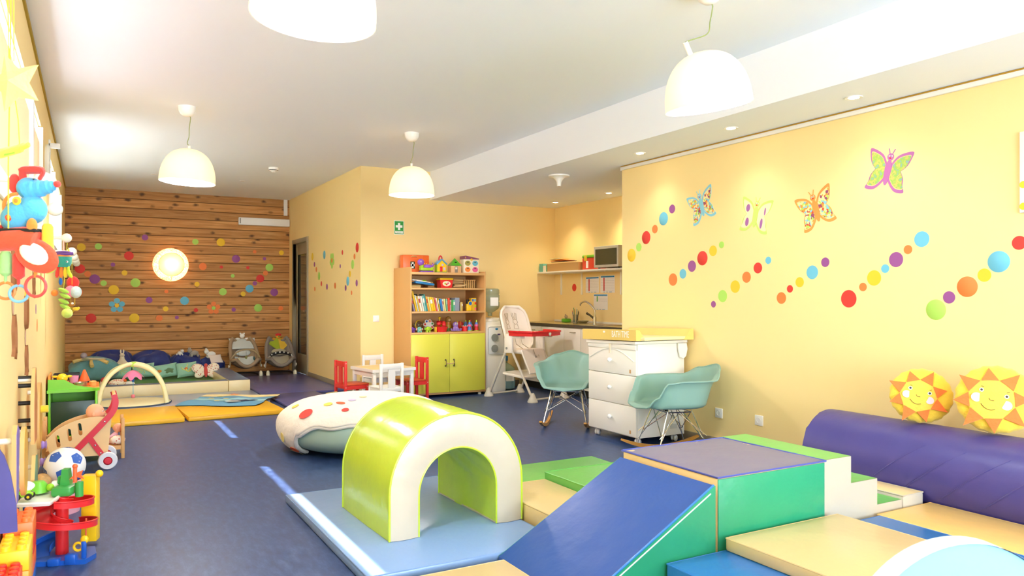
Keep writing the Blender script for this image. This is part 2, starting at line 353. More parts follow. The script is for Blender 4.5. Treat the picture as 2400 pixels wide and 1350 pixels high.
B().lathe([(0, -.06), (.02, -.06), (.035, -.045), (.055, -.04), (.06, -.02), (.06, 0)], capm, 28).out('housing', t)
B().lathe([(.0565, -.037), (.0605, -.03), (.0565, -.029)], mat('vent_black', '3C382F', .6), 28, cap=False).out('vent_slot', t)
t = thing('ceiling_speaker', 'white trumpet-shaped ceiling fitting on the lowered ceiling near the kitchen', 'ceiling fitting', (4.291, 6.648, HB))
B().lathe([(0, -.115), (.02, -.115), (.027, -.07), (.045, -.04), (.07, -.02), (.11, -.014), (.112, 0)], capm, 36).out('cone', t)
# round wall lamp on the pine wall
t = thing('wall_lamp', 'glowing round woven wall lamp in the middle of the pine wall', 'lamp', (1.115, YB, 1.75))
wv = bpy.data.materials.new('glowing_weave'); wv.use_nodes = True
N, L = wv.node_tree.nodes, wv.node_tree.links; N.remove(N['Principled BSDF']); tc = N.new('ShaderNodeTexCoord')
n1 = N.new('ShaderNodeTexNoise'); n1.inputs['Scale'].default_value = 34; n1.inputs['Detail'].default_value = 3; n1.inputs['Distortion'].default_value = 2.5; L.new(tc.outputs['Object'], n1.inputs[0])
cr = N.new('ShaderNodeValToRGB'); cr.color_ramp.elements[0].position = .42; cr.color_ramp.elements[0].color = lin('D9A868'); cr.color_ramp.elements[1].position = .6; cr.color_ramp.elements[1].color = lin('FFF0D2'); L.new(n1.outputs[0], cr.inputs[0])
d = N.new('ShaderNodeBsdfDiffuse'); tl = N.new('ShaderNodeBsdfTranslucent'); x = N.new('ShaderNodeMixShader'); x.inputs[0].default_value = .3
L.new(cr.outputs[0], d.inputs[0]); L.new(cr.outputs[0], tl.inputs[0]); L.new(d.outputs[0], x.inputs[1]); L.new(tl.outputs[0], x.inputs[2]); L.new(x.outputs[0], N['Material Output'].inputs[0])
wf = translucent('glowing_front', 'FFF3D6', .9)
B().lathe([(0, .235), (.1, .232), (.16, .215), (.182, .2)], wf, 40, TR((-.0, 0, 0), (R(90), 0, 0))).out('front_shade', t)
B().lathe([(.182, .2), (.25, .11), (.262, .06), (.24, .012), (.2, .005)], wv, 40, TR((0, 0, 0), (R(90), 0, 0)), cap=False).out('shade_body', t)
B().ring((0, -.2, 0), .183, .003, mat('wire_dark', '7A5218', .5), (R(90), 0, 0)).out('wire_ring', t)
B().tube([(0, -.2, -.183), (0, -.11, -.25), (0, -.02, -.24)], .003, MC['wire_dark'], 6).tube([(-.13, -.2, .13), (-.178, -.11, .178), (-.17, -.02, .17)], .003, MC['wire_dark'], 6).out('wire_rib', t)
for dx, dz in ((-.05, .05), (.08, .03), (-.04, -.08)): B().sph((dx, -.1, dz), .022, bulbm).out('bulb', t)
lamp('wall_lamp_light', 'POINT', (1.115, YB-.15, 1.75), 8, (1, .88, .7), shadow_soft_size=.05)
t = thing('wall_box', 'long white box fixed high on the pine wall by the door corner', 'wall box', (2.55, YB, 2.5))
B().box(-.42, .40, -.1, 0, -.07, .05, trimw, .006).out('casing', t)
B().box(-.405, -.39, -.103, -.1, -.05, .035, mat('slot_grey', '8A7A66', .5)).out('slot', t)
struct('trim_4', B().box(2.87, 2.93, YB-.02, YB, 2.62, HC, trimw))

# signs and sockets
t = thing('first_aid_sign', 'green first aid sign with a white cross on the yellow wall', 'sign', (3.474, Y1, 2.137))
sg = mat('sign_green', '2E9A3E', .4); sw = mat('sign_white', 'FBFBF2', .5)
B().box(-.068, .068, -.004, 0, -.09, .09, sw).out('board', t)
B().box(-.06, .06, -.006, -.004, -.082, .082, sg).out('green_field', t)
B().box(-.045, .045, -.0075, -.006, .0, .03, sw).box(-.015, .015, -.0076, -.006, -.03, .06, sw).out('cross', t)
B().box(-.052, .052, -.0075, -.006, -.075, -.045, sw).out('caption_strip', t)
B().text('CAIXA DE PRIMEIROS', .0115, .0002, sg, TR((0, -.0082, -.054), (R(90), 0, 0)), .8).text('SOCORROS', .0115, .0002, sg, TR((0, -.0082, -.067), (R(90), 0, 0))).out('caption', t)
def outlet(label, x, y, z, ax, kind='socket'):
    t = thing('wall_socket' if kind == 'socket' else 'light_switch', label, 'socket' if kind == 'socket' else 'switch', (x, y, z), rz=(R(90) if ax == 'x' else 0))
    # local frame: front is -Y ; for walls facing -X turn by -90
    t.rotation_euler = (0, 0, R(-90) if ax == 'x' else 0)
    B().box(-.04, .04, -.01, 0, -.04, .04, trimw, .003).out('plate', t)
    if kind == 'socket':
        B().lathe([(.022, .0102), (.022, .012), (.018, .012), (.017, .004), (0, .004)], trimw, 24, TR((0, 0, 0), (R(90), 0, 0))).out('well', t)
        B().sph((-.008, -.006, 0), .0025, MC['vent_black']).sph((.008, -.006, 0), .0025, MC['vent_black']).out('pin_holes', t)
    else: B().box(-.02, .02, -.014, -.01, -.03, .03, trimw, .002).out('rocker', t)
outlet('white wall socket between the rocking chair and the climbing blocks', XR, 4.584, .29, 'x')
outlet('white wall socket above the green step top', XR, 4.157, .29, 'x')
outlet('white wall socket half hidden behind the bigger sun cushion', XR, 2.51, .60, 'x')
outlet('white light switch on the yellow wall left of the bookcase', 3.166, Y1, .97, 'y', 'switch')
t = thing('wall_poster', 'white panel with yellow spots at the right edge of the photo', 'poster', (XR, 2.275, 1.94))
B().box(-.02, 0, -.6, 0, -.225, .225, trimw, .003).out('panel', t)
B().cyl((-.021, -.02, -.07), (-.0195, -.02, -.07), .02, mat('poster_yellow', 'F5D020', .5)).cyl((-.021, -.02, -.19), (-.0195, -.02, -.19), .02, MC['poster_yellow']).out('yellow_spots', t)
# ================================================================ SOFT PLAY AREA (right foreground)
v_blue, v_sand, v_lime = vinyl('vinyl_pale_blue', '809EC8', .3), vinyl('vinyl_sand', 'E3C68C'), vinyl('vinyl_lime', 'BCD838', .22)
v_cream, v_royal, v_green = vinyl('vinyl_cream', 'C2B8A4'), vinyl('vinyl_royal', '2F5298', .36), vinyl('vinyl_sea_green', '2F9A70', .3)
v_leaf, v_lav, v_sky, v_purple = vinyl('vinyl_leaf', '6BB85A'), vinyl('vinyl_lavender_grey', '76728A', .42), vinyl('vinyl_sky', '3478C2', .28), vinyl('vinyl_purple', '453E80', .38)
v_ylw, v_slate, v_navymat = vinyl('vinyl_yellow', 'F2B930', .35), vinyl('vinyl_slate', '8B97AC', .35), vinyl('vinyl_violet_mat', '54568F', .3)
piping = mat('piping_white', 'EFEFE6', .4)
def mat_pad(name, label, x0, x1, y0, y1, z0, z1, top, side=None, bev=.012, rz=0, cat='mat', grp=None):
    cx, cy = (x0+x1)/2, (y0+y1)/2
    t = thing(name, label, cat, (cx, cy, z0), rz, grp); dx, dy, dz = (x1-x0)/2, (y1-y0)/2, z1-z0
    b_ = B().box(-dx, dx, -dy, dy, 0, dz, top, bev)
    if side:
        i = b_.idx(side)
        for k, f in enumerate(b_.f):
            vs = [V(b_.v[a]) for a in f]; n_ = (vs[1]-vs[0]).cross(vs[2]-vs[0])
            if n_.length and abs(n_.normalized().z) < .5: b_.mi[k] = i
    b_.out('pad', t)
    B().tube([(-dx+.004, -dy+.004, dz-.005), (dx-.004, -dy+.004, dz-.005), (dx-.004, dy-.004, dz-.005), (-dx+.004, dy-.004, dz-.005)], .0045, side or top, 6, True).out('piping', t)
    return t
mat_pad('gym_mat', 'pale blue vinyl floor mat lying under the lime tunnel', 1.035, 2.03, 3.115, 4.655, 0, .05, v_blue)
mat_pad('gym_mat', 'cream floor mat at the bottom edge, in front of the ramp foot', .55, 1.66, 2.06, 3.035, 0, .045, v_sand, v_sand)
# tunnel arch
t = thing('tunnel_arch', 'lime green soft play tunnel arch with cream ends on the pale blue mat', 'play tunnel', (1.645, 3.865, .052), R(1.5))
def archprof(w, h, r):
    hh = h-r; n = 28
    return [(-w, 0)]+[(-w*cos(pi*i/n), hh+r*sin(pi*i/n)) for i in range(n+1)]+[(w, 0)]
ow, oh, iw, ih = .378, .60, .222, .425
o_, i_ = archprof(ow, oh, ow), archprof(iw, ih, iw); dy = .355
def arch_skin(p, m, nm, wob):
    n = len(p)-1
    def f(u, v):
        k = u*n; a = min(int(k), n-1); q = k-a; x, z = p[a][0]*(1-q)+p[a+1][0]*q, p[a][1]*(1-q)+p[a+1][1]*q
        y = -dy+2*dy*v; bulge = .012*(1-(2*v-1)**4)
        wv_ = wob*sin(u*37+v*5)*sin(v*9+u*11)*(1-(2*v-1)**2)
        return (x*(1+bulge)+wv_, y, z*(1+bulge if nm == 'outer_cover' else 1-bulge)+wv_*.5)
    return B().grid(f, n*2, 12, m).out(nm, t)
arch_skin(o_, v_lime, 'outer_cover', .001); arch_skin(i_, v_lime, 'inner_cover', .009)
for sy in (-1, 1):
    b_ = B(); n = len(o_)
    b_.grid(lambda u, v: ((o_[round(u*(n-1))][0])*(1-v)+i_[round(u*(n-1))][0]*v, sy*(dy+.012*sin(v*pi)+.0025*sin(u*70)*sin(v*pi)), o_[round(u*(n-1))][1]*(1-v)+i_[round(u*(n-1))][1]*v), n-1, 6, v_cream)
    b_.out('end_panel', t)
    B().tube([(x, sy*dy, z) for x, z in o_], .006, v_lime, 6).out('outer_piping', t)
    B().tube([(x, sy*dy, z) for x, z in i_], .005, v_lime, 6).out('inner_piping', t)
for sx in (-1, 1): B().box(sx*ow if sx < 0 else iw, -iw if sx < 0 else ow, -dy, dy, -.001, .006, v_cream).out('foot', t)
# cream wedge and green mats behind the ramp
mat_pad('foam_block', 'sand coloured low block between the tunnel and the blue ramp', 2.05, 2.435, 3.19, 3.93, 0, .134, v_sand, v_sand, .014, cat='foam block')
mat_pad('gym_mat', 'flat leaf green mat behind the sand coloured block', 2.03, 3.3, 3.95, 4.66, 0, .05, v_leaf)
t = thing('foam_wedge', 'green foam wedge rising behind the blue ramp', 'foam wedge', (2.87, 3.56, 0))
B().prism([(-.36, 0), (.36, 0), (.36, .178), (-.36, .178)], .001, v_leaf).s if False else None
B().add([(-.43, -.38, 0), (.43, -.38, 0), (.43, .38, 0), (-.43, .38, 0), (-.43, -.38, .185), (.43, -.38, .185), (.43, .38, .172), (-.43, .38, .172)],
        [(0, 3, 2, 1), (0, 1, 5, 4), (1, 2, 6, 5), (2, 3, 7, 6), (3, 0, 4, 7), (4, 5, 6, 7)], v_leaf).out('wedge', t)
B().tube([(-.43, -.38, .185), (-.43, .38, .172), (.43, .38, .172)], .005, v_leaf, 6).out('piping', t)
# ramp
t = thing('foam_ramp', 'royal blue soft play ramp with sea green sides', 'ramp', (2.03, 2.775, 0))
rx0, rx1, ry, rt = -.36, .362, .33, .425
b_ = B(); top_pts = [(rx0, .03), (rx1-.03, rt), (rx1, rt-.02)]
b_.grid(lambda u, v: ((rx0*(1-u)+(rx1-.012)*u), -ry+2*ry*v, .035+(rt-.035)*u+.006*sin(pi*u)*sin(pi*v)), 16, 8, v_royal)
b_.grid(lambda u, v: (rx0+(-.004 if 0 < u < 1 else 0), -ry+2*ry*v, .002+.033*u), 2, 8, v_royal)
b_.out('slope_cover', t)
for sy in (-1, 1): B().prism([(rx0, 0), (rx1, 0), (rx1, rt-.004), (rx1-.012, rt), (rx0, .035)], .004, v_green, TR((0, sy*ry+.002, 0), (R(90), 0, 0))).out('side_panel', t)
B().box(rx1-.004, rx1, -ry, ry, 0, rt-.01, v_sand).out('back_panel', t)
B().tube([(rx0, -ry-.002, .035), (rx1-.012, -ry-.002, rt)], .005, v_sky, 6).out('piping', t)
B().tube([(rx0+.05, -ry-.003, .04), (rx1-.03, -ry-.003, rt-.035)], .003, piping, 6).out('zip_seam', t)
# box
t = thing('foam_box', 'big square foam box with a grey lavender top and sea green side', 'foam block', (2.765, 2.79, 0))
B().box(-.355, .35, -.34, .335, 0, .452, v_sand, .01).out('core', t)
B().box(-.352, .347, -.343, -.335, .004, .444, v_green, .003).out('side_panel', t)
B().grid(lambda u, v: (-.357+.709*u, -.344+.682*v, .453+.007*sin(pi*u)*sin(pi*v)+.0018*sin(u*19+v*7)*sin(v*11)), 20, 20, v_lav).out('top_cover', t)
B().tube([(-.357, -.344, .452), (.352, -.344, .452), (.352, .338, .452), (-.357, .338, .452)], .005, vinyl('piping_blue', '4A56A8'), 6, True).out('piping', t)
# steps
t = thing('foam_steps', 'cream foam steps with leaf green treads beside the big box', 'steps', (3.13, 2.80, 0))
b_ = B(); b_.prism([(0, .03), (.62, .03), (.62, .176), (.415, .176), (.415, .312), (.208, .312), (.208, .448), (0, .448)], .70, v_cream, TR((0, .37, 0), (R(90), 0, 0))); b_.out('body', t)
for i, (xa_, xb_, z) in enumerate(((0, .208, .448), (.208, .415, .312), (.415, .62, .176))): B().grid(lambda u, v: (xa_+.003+(xb_-xa_-.003)*u, -.328+.696*v, z+.001+.005*sin(pi*u)*sin(pi*v)), 6, 12, v_leaf).out('tread', t)
B().box(0.001, .62, -.33, .37, 0, .03, v_cream).out('base', t)
mat_pad('foam_block', 'long cream foam block between the steps and the purple bolster', 3.765, 3.945, 2.47, 3.35, 0, .195, v_sand, v_cream, .016, cat='foam block')
# foreground mats
mat_pad('gym_mat', 'bright blue thick mat at the bottom edge, beside the ramp', 2.095, 3.50, .6, 2.425, 0, .14, v_sky)
mat_pad('gym_mat', 'sand coloured top mat stacked on the bright blue mat', 2.42, 3.16, .75, 2.415, .14, .2, v_sand, v_sand)
mat_pad('gym_mat', 'wide sand coloured mat alongside the purple bolster', 3.51, 3.965, .6, 2.45, 0, .14, vinyl('vinyl_amber', 'EFC574'))
# bolster
t = thing('foam_bolster', 'long purple bolster lying along the right wall', 'bolster', (4.20, 3.27, .26))
rb = .258; b_ = B()
b_.grid(lambda u, v: ((rb+.0016*sin(3*v*6.28+u*90)*(.3+max(0, -cos(6.28*v-2.2))))*cos(2*pi*v), -2.7*u, (rb+.0016*sin(3*v*6.28+u*90)*(.3+max(0, -cos(6.28*v-2.2))))*sin(2*pi*v)), 120, 48, v_purple); b_.out('cover', t)
for y_, s_ in ((0, 1), (-2.7, -1)): B().lathe([(rb, 0), (rb-.004, .012), (rb-.03, .022), (0, .024)], v_purple, 10 if s_ > 0 else 32, TR((0, y_, 0), (R(-90*s_), 0, 0)), cap=False).out('end_cap', t)
for k in range(9):
    ya = -.55-.22*k; P_ = bez([(-(rb+.001)*cos(a_), ya-.30*(a_), (rb+.001)*sin(a_)) for a_ in (.75, .3, -.2, -.7)], 6)
    B().tube(P_, [.0005]+[.0035]*(len(P_)-2)+[.0005], v_purple, 6).out('crease', t)
# sun cushions on the bolster
sun_y, sun_f, sun_o, sun_c = cloth('sun_yellow', 'F7D24A'), cloth('sun_face', 'F8C850'), cloth('sun_ray_orange', 'F4793B'), mat('sun_cheek', 'F2C3CE', .8)
ink = mat('ink_dark', '3A3226', .6)
def sun(label, loc, r, yaw, lean, rays, roll):
    t = thing('sun_cushion', label, 'cushion', loc, rot=(lean, 0, yaw), group='smiling sun cushions on the bolster')
    # local: face looks along -Y, base at z=0
    Rm = TR((0, 0, r*.94), (R(90), 0, 0))
    def f(a, q):
        th = 2*pi*a; k = q; rr = r*(sin(pi*k/1)**.55 if 0 < k < 1 else 0); w_ = 1+.02*sin(18*th)*sin(pi*k)
        return (rr*cos(th)*w_, rr*sin(th)*w_*.97, r*.36*cos(pi*k))
    B().grid(f, 54, 18, sun_y, True, Rm).out('cushion_body', t)
    fr_ = r*.60; c0 = (-r*.12, -r*.10)
    fz = r*.31
    B().grid(lambda a, q: (c0[0]+fr_*q*cos(2*pi*a), c0[1]+fr_*q*sin(2*pi*a), fz+.05*r+.13*r*(1-q*q)), 40, 8, sun_f, True, Rm).out('face', t)
    for k in range(rays):
        a = 2*pi*k/rays+roll; n1_, n2_ = a-.37, a+.37; L_ = fr_*(1.72 if k % 2 else 1.55)
        pts = [(c0[0]+fr_*.97*cos(n1_), c0[1]+fr_*.97*sin(n1_)), (c0[0]+L_*cos(a), c0[1]+L_*sin(a)), (c0[0]+fr_*.97*cos(n2_), c0[1]+fr_*.97*sin(n2_))]
        vs = []
        for j, (x, y) in enumerate(pts): vs.append((x, y, fz+.06*r-(.10*r if j == 1 else 0)))
        mx_, my_ = (pts[0][0]+pts[2][0])/2, (pts[0][1]+pts[2][1])/2
        vs2 = [(x, y, z+.006) for x, y, z in vs]
        B().add(vs+vs2, [(0, 1, 2), (3, 5, 4), (0, 3, 4, 1), (1, 4, 5, 2), (2, 5, 3, 0)], sun_o, Rm).out('ray', t)
    def on(x, y, e=.0): # point on the domed face, in face radii
        return (c0[0]+fr_*x, c0[1]+fr_*y, fz+.05*r+.13*r*(1-min(1, x*x+y*y))+.0025+e)
    tl = .28
    q = lambda x, y: (x*cos(tl)+y*sin(tl), -x*sin(tl)+y*cos(tl))
    for x in (-.5, .52):
        c = on(*q(x, .28)); B().sph(c, .0105, mat('eye_white', 'FFFFFF', .3), (1, 1, .4)).sph((c[0], c[1], c[2]+.003), .0065, ink, (1, 1, .4)).out('eye', t)
        for m_ in ():
            pass
        t.children if False else None
        x2, y2 = q(x*1.02, .48); e1 = on(x2-.05, y2); e2_ = on(x2+.06, y2+.04*(1 if x > 0 else -1)); B().tube([e1, e2_], .0014, ink, 6).out('eyebrow', t)
        c = on(*q(x*1.2, -.12)); B().lathe([(0, .0015), (r*.13, 0)], sun_c, 24, TR(c)).out('cheek', t)
    for nm, pts in (('mouth', [(-.36, -.36), (-.18, -.5), (.05, -.54), (.24, -.46)]), ('nose', [(-.12, -.02), (-.04, -.1), (.1, -.08)])):
        B().tube(bez([on(*q(x, y)) for x, y in pts], 6), .0014, ink, 6).out(nm, t)
    for o in [c for c in bpy.data.objects if c.parent == t and c.name.split('.')[0] in ('eye', 'eyebrow', 'cheek', 'mouth', 'nose')]: o.data.transform(Rm)
    return t
sun('smaller sun cushion with orange felt rays, left one on the purple bolster', (4.18, 2.63, .528), .165, R(-52), R(-20), 8, .25)
sun('bigger sun cushion with orange felt rays, right one on the purple bolster', (4.18, 2.22, .532), .19, R(-58), R(-20), 8, .05)
# pale blue half-round rocker in the corner
t = thing('foam_rocker', 'pale blue half-round foam board with a white rim, bottom right corner', 'rocker', (2.195, 1.29, .2), R(-20))
dome = arc(0, 0, .345, 0, 180, 36)
lb = mat('rocker_pale_blue', '88BCE4', .45); lw = mat('rocker_rim', 'DDEFF0', .4)
B().prism(dome, .05, lb, TR((0, .0, 0), (R(90), 0, 0))).out('board', t)
B().grid(lambda u, v: (.348*cos(pi*u), .012-.074*v, .348*sin(pi*u)), 36, 2, lw).out('rim', t)
B().box(-.34, .34, -.05, 0, 0, .004, lb).out('foot', t)
# ================================================================ FURNITURE
chrome = MC['chrome']; oak = mat('beech_laminate', 'D9A869', .5, var=.06, vs=5, stretch=(1, 1, .1)); limed = mat('door_lime', 'DDD94E', .35)
blk = mat('black_plastic', '26241F', .45); lam_w = mat('laminate_white', 'F3EFE2', .35); dark_metal = mat('bronze_metal', '6E614A', .35, .8)
# bookcase
bx0, bx1, by0, by1, bz0, bz1 = 3.40, 4.43, 8.59, 9.16, .035, 1.60
t = thing('bookcase', 'beech bookcase with open toy shelves above two lime green doors', 'bookcase', (bx0, by0, 0)); W_, D_ = bx1-bx0, by1-by0
B().box(0, .018, 0, D_, bz0, bz1+.01, oak, .001).out('side_panel', t); B().box(W_-.018, W_, 0, D_, bz0, bz1-.03, oak, .001).out('side_panel', t)
B().box(.018, W_-.018, D_-.01, D_, bz0, bz1-.05, oak).out('back_panel', t)
SH = [.785, 1.045, 1.335]
for z in SH: B().box(.018, W_-.018, .0, D_-.01, z, z+.022, oak, .001).out('shelf', t)
TOPZ = bz1-.05; B().box(.018, W_-.018, 0, D_-.01, TOPZ-.03, TOPZ, oak, .001).out('top_panel', t)
B().box(.018, W_-.018, 0, D_-.01, bz0, bz0+.025, oak, .001).out('bottom_panel', t)
for x in (.06, W_-.06):
    for y in (.06, D_-.06): B().cyl((x, y, 0), (x, y, bz0), .022, lam_w).out('foot', t)
hw = W_/2
for x0_, x1_, s_ in ((.005, hw-.002, 1), (hw+.002, W_-.02, -1)):
    d = B().box(x0_, x1_, -.018, 0, .062, .783, limed, .001).out('door', t)
    xh = x1_-.055 if s_ > 0 else x0_+.055
    B().tube(bez([(xh, -.018, .39), (xh, -.04, .395), (xh+.004*s_, -.044, .425), (xh, -.04, .455), (xh, -.018, .46)], 5), .0045, dark_metal, 8).sph((xh, -.02, .388), .011, dark_metal).sph((xh, -.02, .462), .011, dark_metal).out('handle', d)
tag(B().tube(bez([(3.40+hw-.055, 8.54, .425), (3.40+hw, 8.535, .418), (3.40+hw+.058, 8.54, .425)], 6), .0035, mat('cord_pink', 'E0A890', .8), 6).out('tie_cord'), 'short pink cord tying the two lime door handles together', 'cord')
# water cooler
t = thing('water_cooler', 'white water cooler standing right of the bookcase', 'water cooler', (4.60, 8.80, 0))
cw = mat('cooler_white', 'F2EEDF', .3)
B().box(-.155, .155, -.17, .17, 0, .93, cw, .03).out('cabinet', t)
B().box(-.12, .12, -.19, -.16, .50, .86, mat('cooler_panel', 'E4E4DC', .3), .03).out('front_panel', t)
for x, z in ((-.04, .72), (-.04, .58)): B().lathe([(0, .002), (.03, 0), (.045, .018), (.05, .03)], mat('cooler_recess', '8C8F86', .3), 24, TR((x, -.185, z), (R(90), 0, 0))).out('tap_recess', t)
B().box(.01, .05, -.2, -.185, .75, .77, mat('tap_violet', '544A7A', .4), .004).out('tap', t)
B().sph((.0, -.19, .83), .014, mat('logo_blue', '3C93C4', .4), (1.6, .3, 1)).out('logo', t)
B().lathe([(.15, .93), (.15, .955), (.12, .97), (.06, .975)], cw, 32).out('collar', t)
watr = mat('water_bottle_clear', 'C9D6B8', .08, trans=.55, spec=.5, alpha=1); cap_b = mat('cap_blue', '2F6E9E', .4)
def bottle_prof(s=1): return [(0, 0), (.11, 0), (.128, .015), (.13, .06), (.122, .075), (.13, .09), (.13, .15), (.122, .165), (.13, .18), (.13, .23), (.118, .262), (.07, .295), (.032, .315), (.03, .36)]
t = thing('water_bottle', 'big clear bottle upside down on top of the water cooler', 'water bottle', (4.60, 8.80, .978))
B().lathe([(r*.97, .375-z) for r, z in bottle_prof()][::-1], watr, 32).out('bottle_body', t)
B().box(-.06, .055, -.1295, -.126, .15, .26, mat('paper_label', 'F4F2EA', .7)).out('paper_label', t)
t = thing('water_bottle', 'spare clear water bottle with blue cap on the floor behind the high chair', 'water bottle', (4.90, 8.93, 0))
B().lathe([(r*1.02, z*1.12) for r, z in bottle_prof()], mat('water_bottle_blue', 'A9C0A8', .1, trans=.4), 32).out('bottle_body', t)
B().lathe([(.134, .02), (.1345, .13), (.13, .14)], mat('water_tint', '7FA5B0', .1), 32, cap=False).out('water_level', t)
B().lathe([(.038, .385), (.04, .44), (.034, .45), (0, .452)], cap_b, 24).out('cap', t)
B().box(-.06, .06, -.138, -.134, .12, .24, MC['paper_label']).out('paper_label', t)

# high chair
hc_w, hc_g, hc_r = mat('pad_cream', 'F3EADB', .5, bump=.15, bs=9), mat('tube_grey', 'CFC8B8', .35), mat('tray_red', 'D8262A', .25)
t = thing('high_chair', 'folding baby high chair with a red tray and bunny print seat pad', 'high chair', (4.72, 8.08, 0), R(14))
# local: faces -Y
for s in (-1, 1):
    x = s*.27
    B().tube([(x, .36, .05), (x, .02, .66), (x, -.0, .72)], .015, hc_g, 12).out('rear_leg', t)
    B().tube([(x, -.39, .05), (x*.98, -.02, .62), (x*.98, .0, .70)], .015, hc_g, 12).out('front_leg', t)
    for y in (.38, -.40):
        B().lathe([(.0, .0), (.05, 0), (.052, .012), (.035, .05), (.018, .10), (.015, .11)], hc_g, 20, TR((x, y, 0), (0, 0, 0), (1.1, 1.3, 1))).out('foot', t)
    B().box(x-.02, x+.02, -.06, .08, .56, .80, hc_w, .015).out('side_bracket', t)
    B().cyl((x+s*.021, .03, .62), (x+s*.024, .03, .62), .016, mat('bolt_grey', '8E8A80', .4)).out('bolt', t)
for y in (.38, -.40): B().tube([(-.27, y, .028), (.27, y, .028)], .013, hc_g, 10).out('floor_bar', t)
def shellpad(u, v):
    a = (u-.5)*2; z = .60+.52*v; w_ = .225*max(.02, 1-abs((v-.5)/.54)**4.5)**.5
    return (a*w_, .16+.16*v-.10*(a*a)*(1-.3*v), z+.0)
B().grid(shellpad, 16, 18, hc_w).grid(lambda u, v: tuple(V(shellpad(u, v))+V((0, .035, -.01))), 16, 18, hc_w).out('backrest', t)
B().tube([shellpad(0, i/10) for i in range(11)]+[shellpad(i/8, 1) for i in range(1, 8)]+[shellpad(1, 1-i/10) for i in range(11)], .018, hc_w, 10).out('backrest_rim', t)
B().box(-.19, .19, -.12, .18, .55, .60, hc_w, .02).out('seat', t)
B().grid(lambda u, v: ((u-.5)*(.36-.03*v), -.12-.13*v, .60-.27*v+.015*sin(pi*v)), 8, 8, hc_w).grid(lambda u, v: ((u-.5)*(.36-.03*v), -.10-.13*v, .585-.27*v), 8, 8, hc_w).out('leg_pad', t)
B().tube([(-.18, -.115, .595), (-.165, -.25, .325), (.165, -.25, .325), (.18, -.115, .595)], .013, hc_w, 8).out('leg_pad_rim', t)
tr = [(-.3, -.02), (-.31, -.2), (-.24, -.36), (-.08, -.40), (.12, -.40), (.27, -.34), (.31, -.18), (.30, -.02), (.2, -.03), (.14, -.12), (0, -.14), (-.14, -.12), (-.2, -.03)]
trb = B().prism(tr, .045, hc_r, TR((0, 0, .775))); trb.tube([(x, y, .825) for x, y in tr[:8]], .013, hc_r, 8).out('tray', t)
B().sph((.02, -.405, .80), .022, mat('badge_white', 'E8E6DA', .4), (1, .25, 1)).out('tray_badge', t)
for s in (-1, 1): B().box(s*.24-.04, s*.24+.04, -.2, -.05, .745, .775, hc_w, .006).out('tray_rail', t)
B().prism([(-.25, -.22), (.25, -.22), (.25, .12), (-.25, .12)], .012, hc_w, TR((0, 0, .29), (R(6), 0, 0))).tube([(-.25, -.22, .275), (.25, -.22, .275), (.25, .12, .31), (-.25, .12, .31)], .018, hc_w, 8, True).out('storage_basket', t)
sk = mat('print_brown', 'A08A62', .8)
def bunny(b_, P0, k):   # line drawing, P0 maps (x,z)->point
    for pts in ([(-.02, .05), (-.035, .12), (-.015, .13), (-.005, .06)], [(.005, .06), (.02, .13), (.035, .12), (.02, .05)], [(-.02, .05), (-.03, .02), (0, -.005), (.03, .02), (.02, .05), (-.02, .05)], [(-.02, .0), (-.03, -.05), (.03, -.05), (.02, .0)]):
        b_.tube([P0(x*k, z*k) for x, z in pts], .0022, sk, 5)
bb = B()
for cx in (-.075, .06): bunny(bb, lambda x, z: tuple(V(shellpad(.5+(cx+x)/.44, (.30+z)/.52))+V((0, -.006, 0))), 1.1)
bb.out('bunny_print', t)
bb = B(); bunny(bb, lambda x, z: (.05+x, -.20+.45*z*.9, .44+z*.9+(-.0)), .8); bb.out('footrest_print', t)
for x in (-.07, .03): B().tube([(x, .14, .82), (x-.01, .08, .66), (x, -.02, .61)], .009, mat('strap_grey', 'B5A890', .8), 6, flat=.4).out('harness_strap', t)
B().box(.0, .03, -.175, -.165, .46, .52, MC['bolt_grey'], .004).tube([(.01, -.13, .60), (.015, -.165, .52)], .008, MC['strap_grey'], 6, flat=.4).out('harness_buckle', t)

# kitchen unit
kw = mat('cabinet_white', 'F4EEDD', .3); kx = 5.27
ktop = mat('worktop_reflected', 'A6945A', .25, var=.1, vs=12); kedge = mat('worktop_edge', '4A4336', .3, var=.5, vs=30)  # yellow-green reflection is put into the worktop's base colour
for i, (ya, yb, wt) in enumerate(((8.6, 9.17, 'white kitchen base unit behind the high chair'), (8.05, 8.6, 'white kitchen base unit left of the narrow one'), (7.68, 8.05, 'narrow white kitchen base unit under the tap'), (5.95, 7.68, 'wide white kitchen base unit behind the changing table'))):
    t = thing('kitchen_cabinet', wt, 'kitchen cabinet', (kx, ya, 0), group='kitchen base units')
    B().box(.02, .575, .0015, yb-ya-.0015, .1, .855, kw).out('body', t); B().box(.05, .56, .0015, yb-ya-.0015, 0, .1, blk).out('plinth', t)
    n_ = max(1, round((yb-ya)/.58)); w_ = (yb-ya)/n_
    for k in range(n_):
        d = B().box(0, .02, .003+k*w_, w_*(k+1)-.003, .1, .85, kw, .002).out('door', t)
        yh = (k+.28)*w_; B().tube([(0, yh, .80), (-.022, yh+.005, .80), (-.022, yh+.1, .80), (0, yh+.105, .80)], .004, mat('handle_brass', 'A89A70', .3, .8), 8).out('handle', d)
t = thing('worktop', 'long kitchen worktop, yellow-green reflection in its colour, with dark marbled edge and sink', 'worktop', (kx-.02, 5.95, .86))
B().box(0.004, .595, 0, 3.215, 0, .036, ktop).out('slab', t); B().box(0, .004, 0, 3.215, 0, .037, kedge).out('front_edge', t)
B().box(.585, .6, 0, 3.215, .036, .06, lam_w).out('upstand', t)
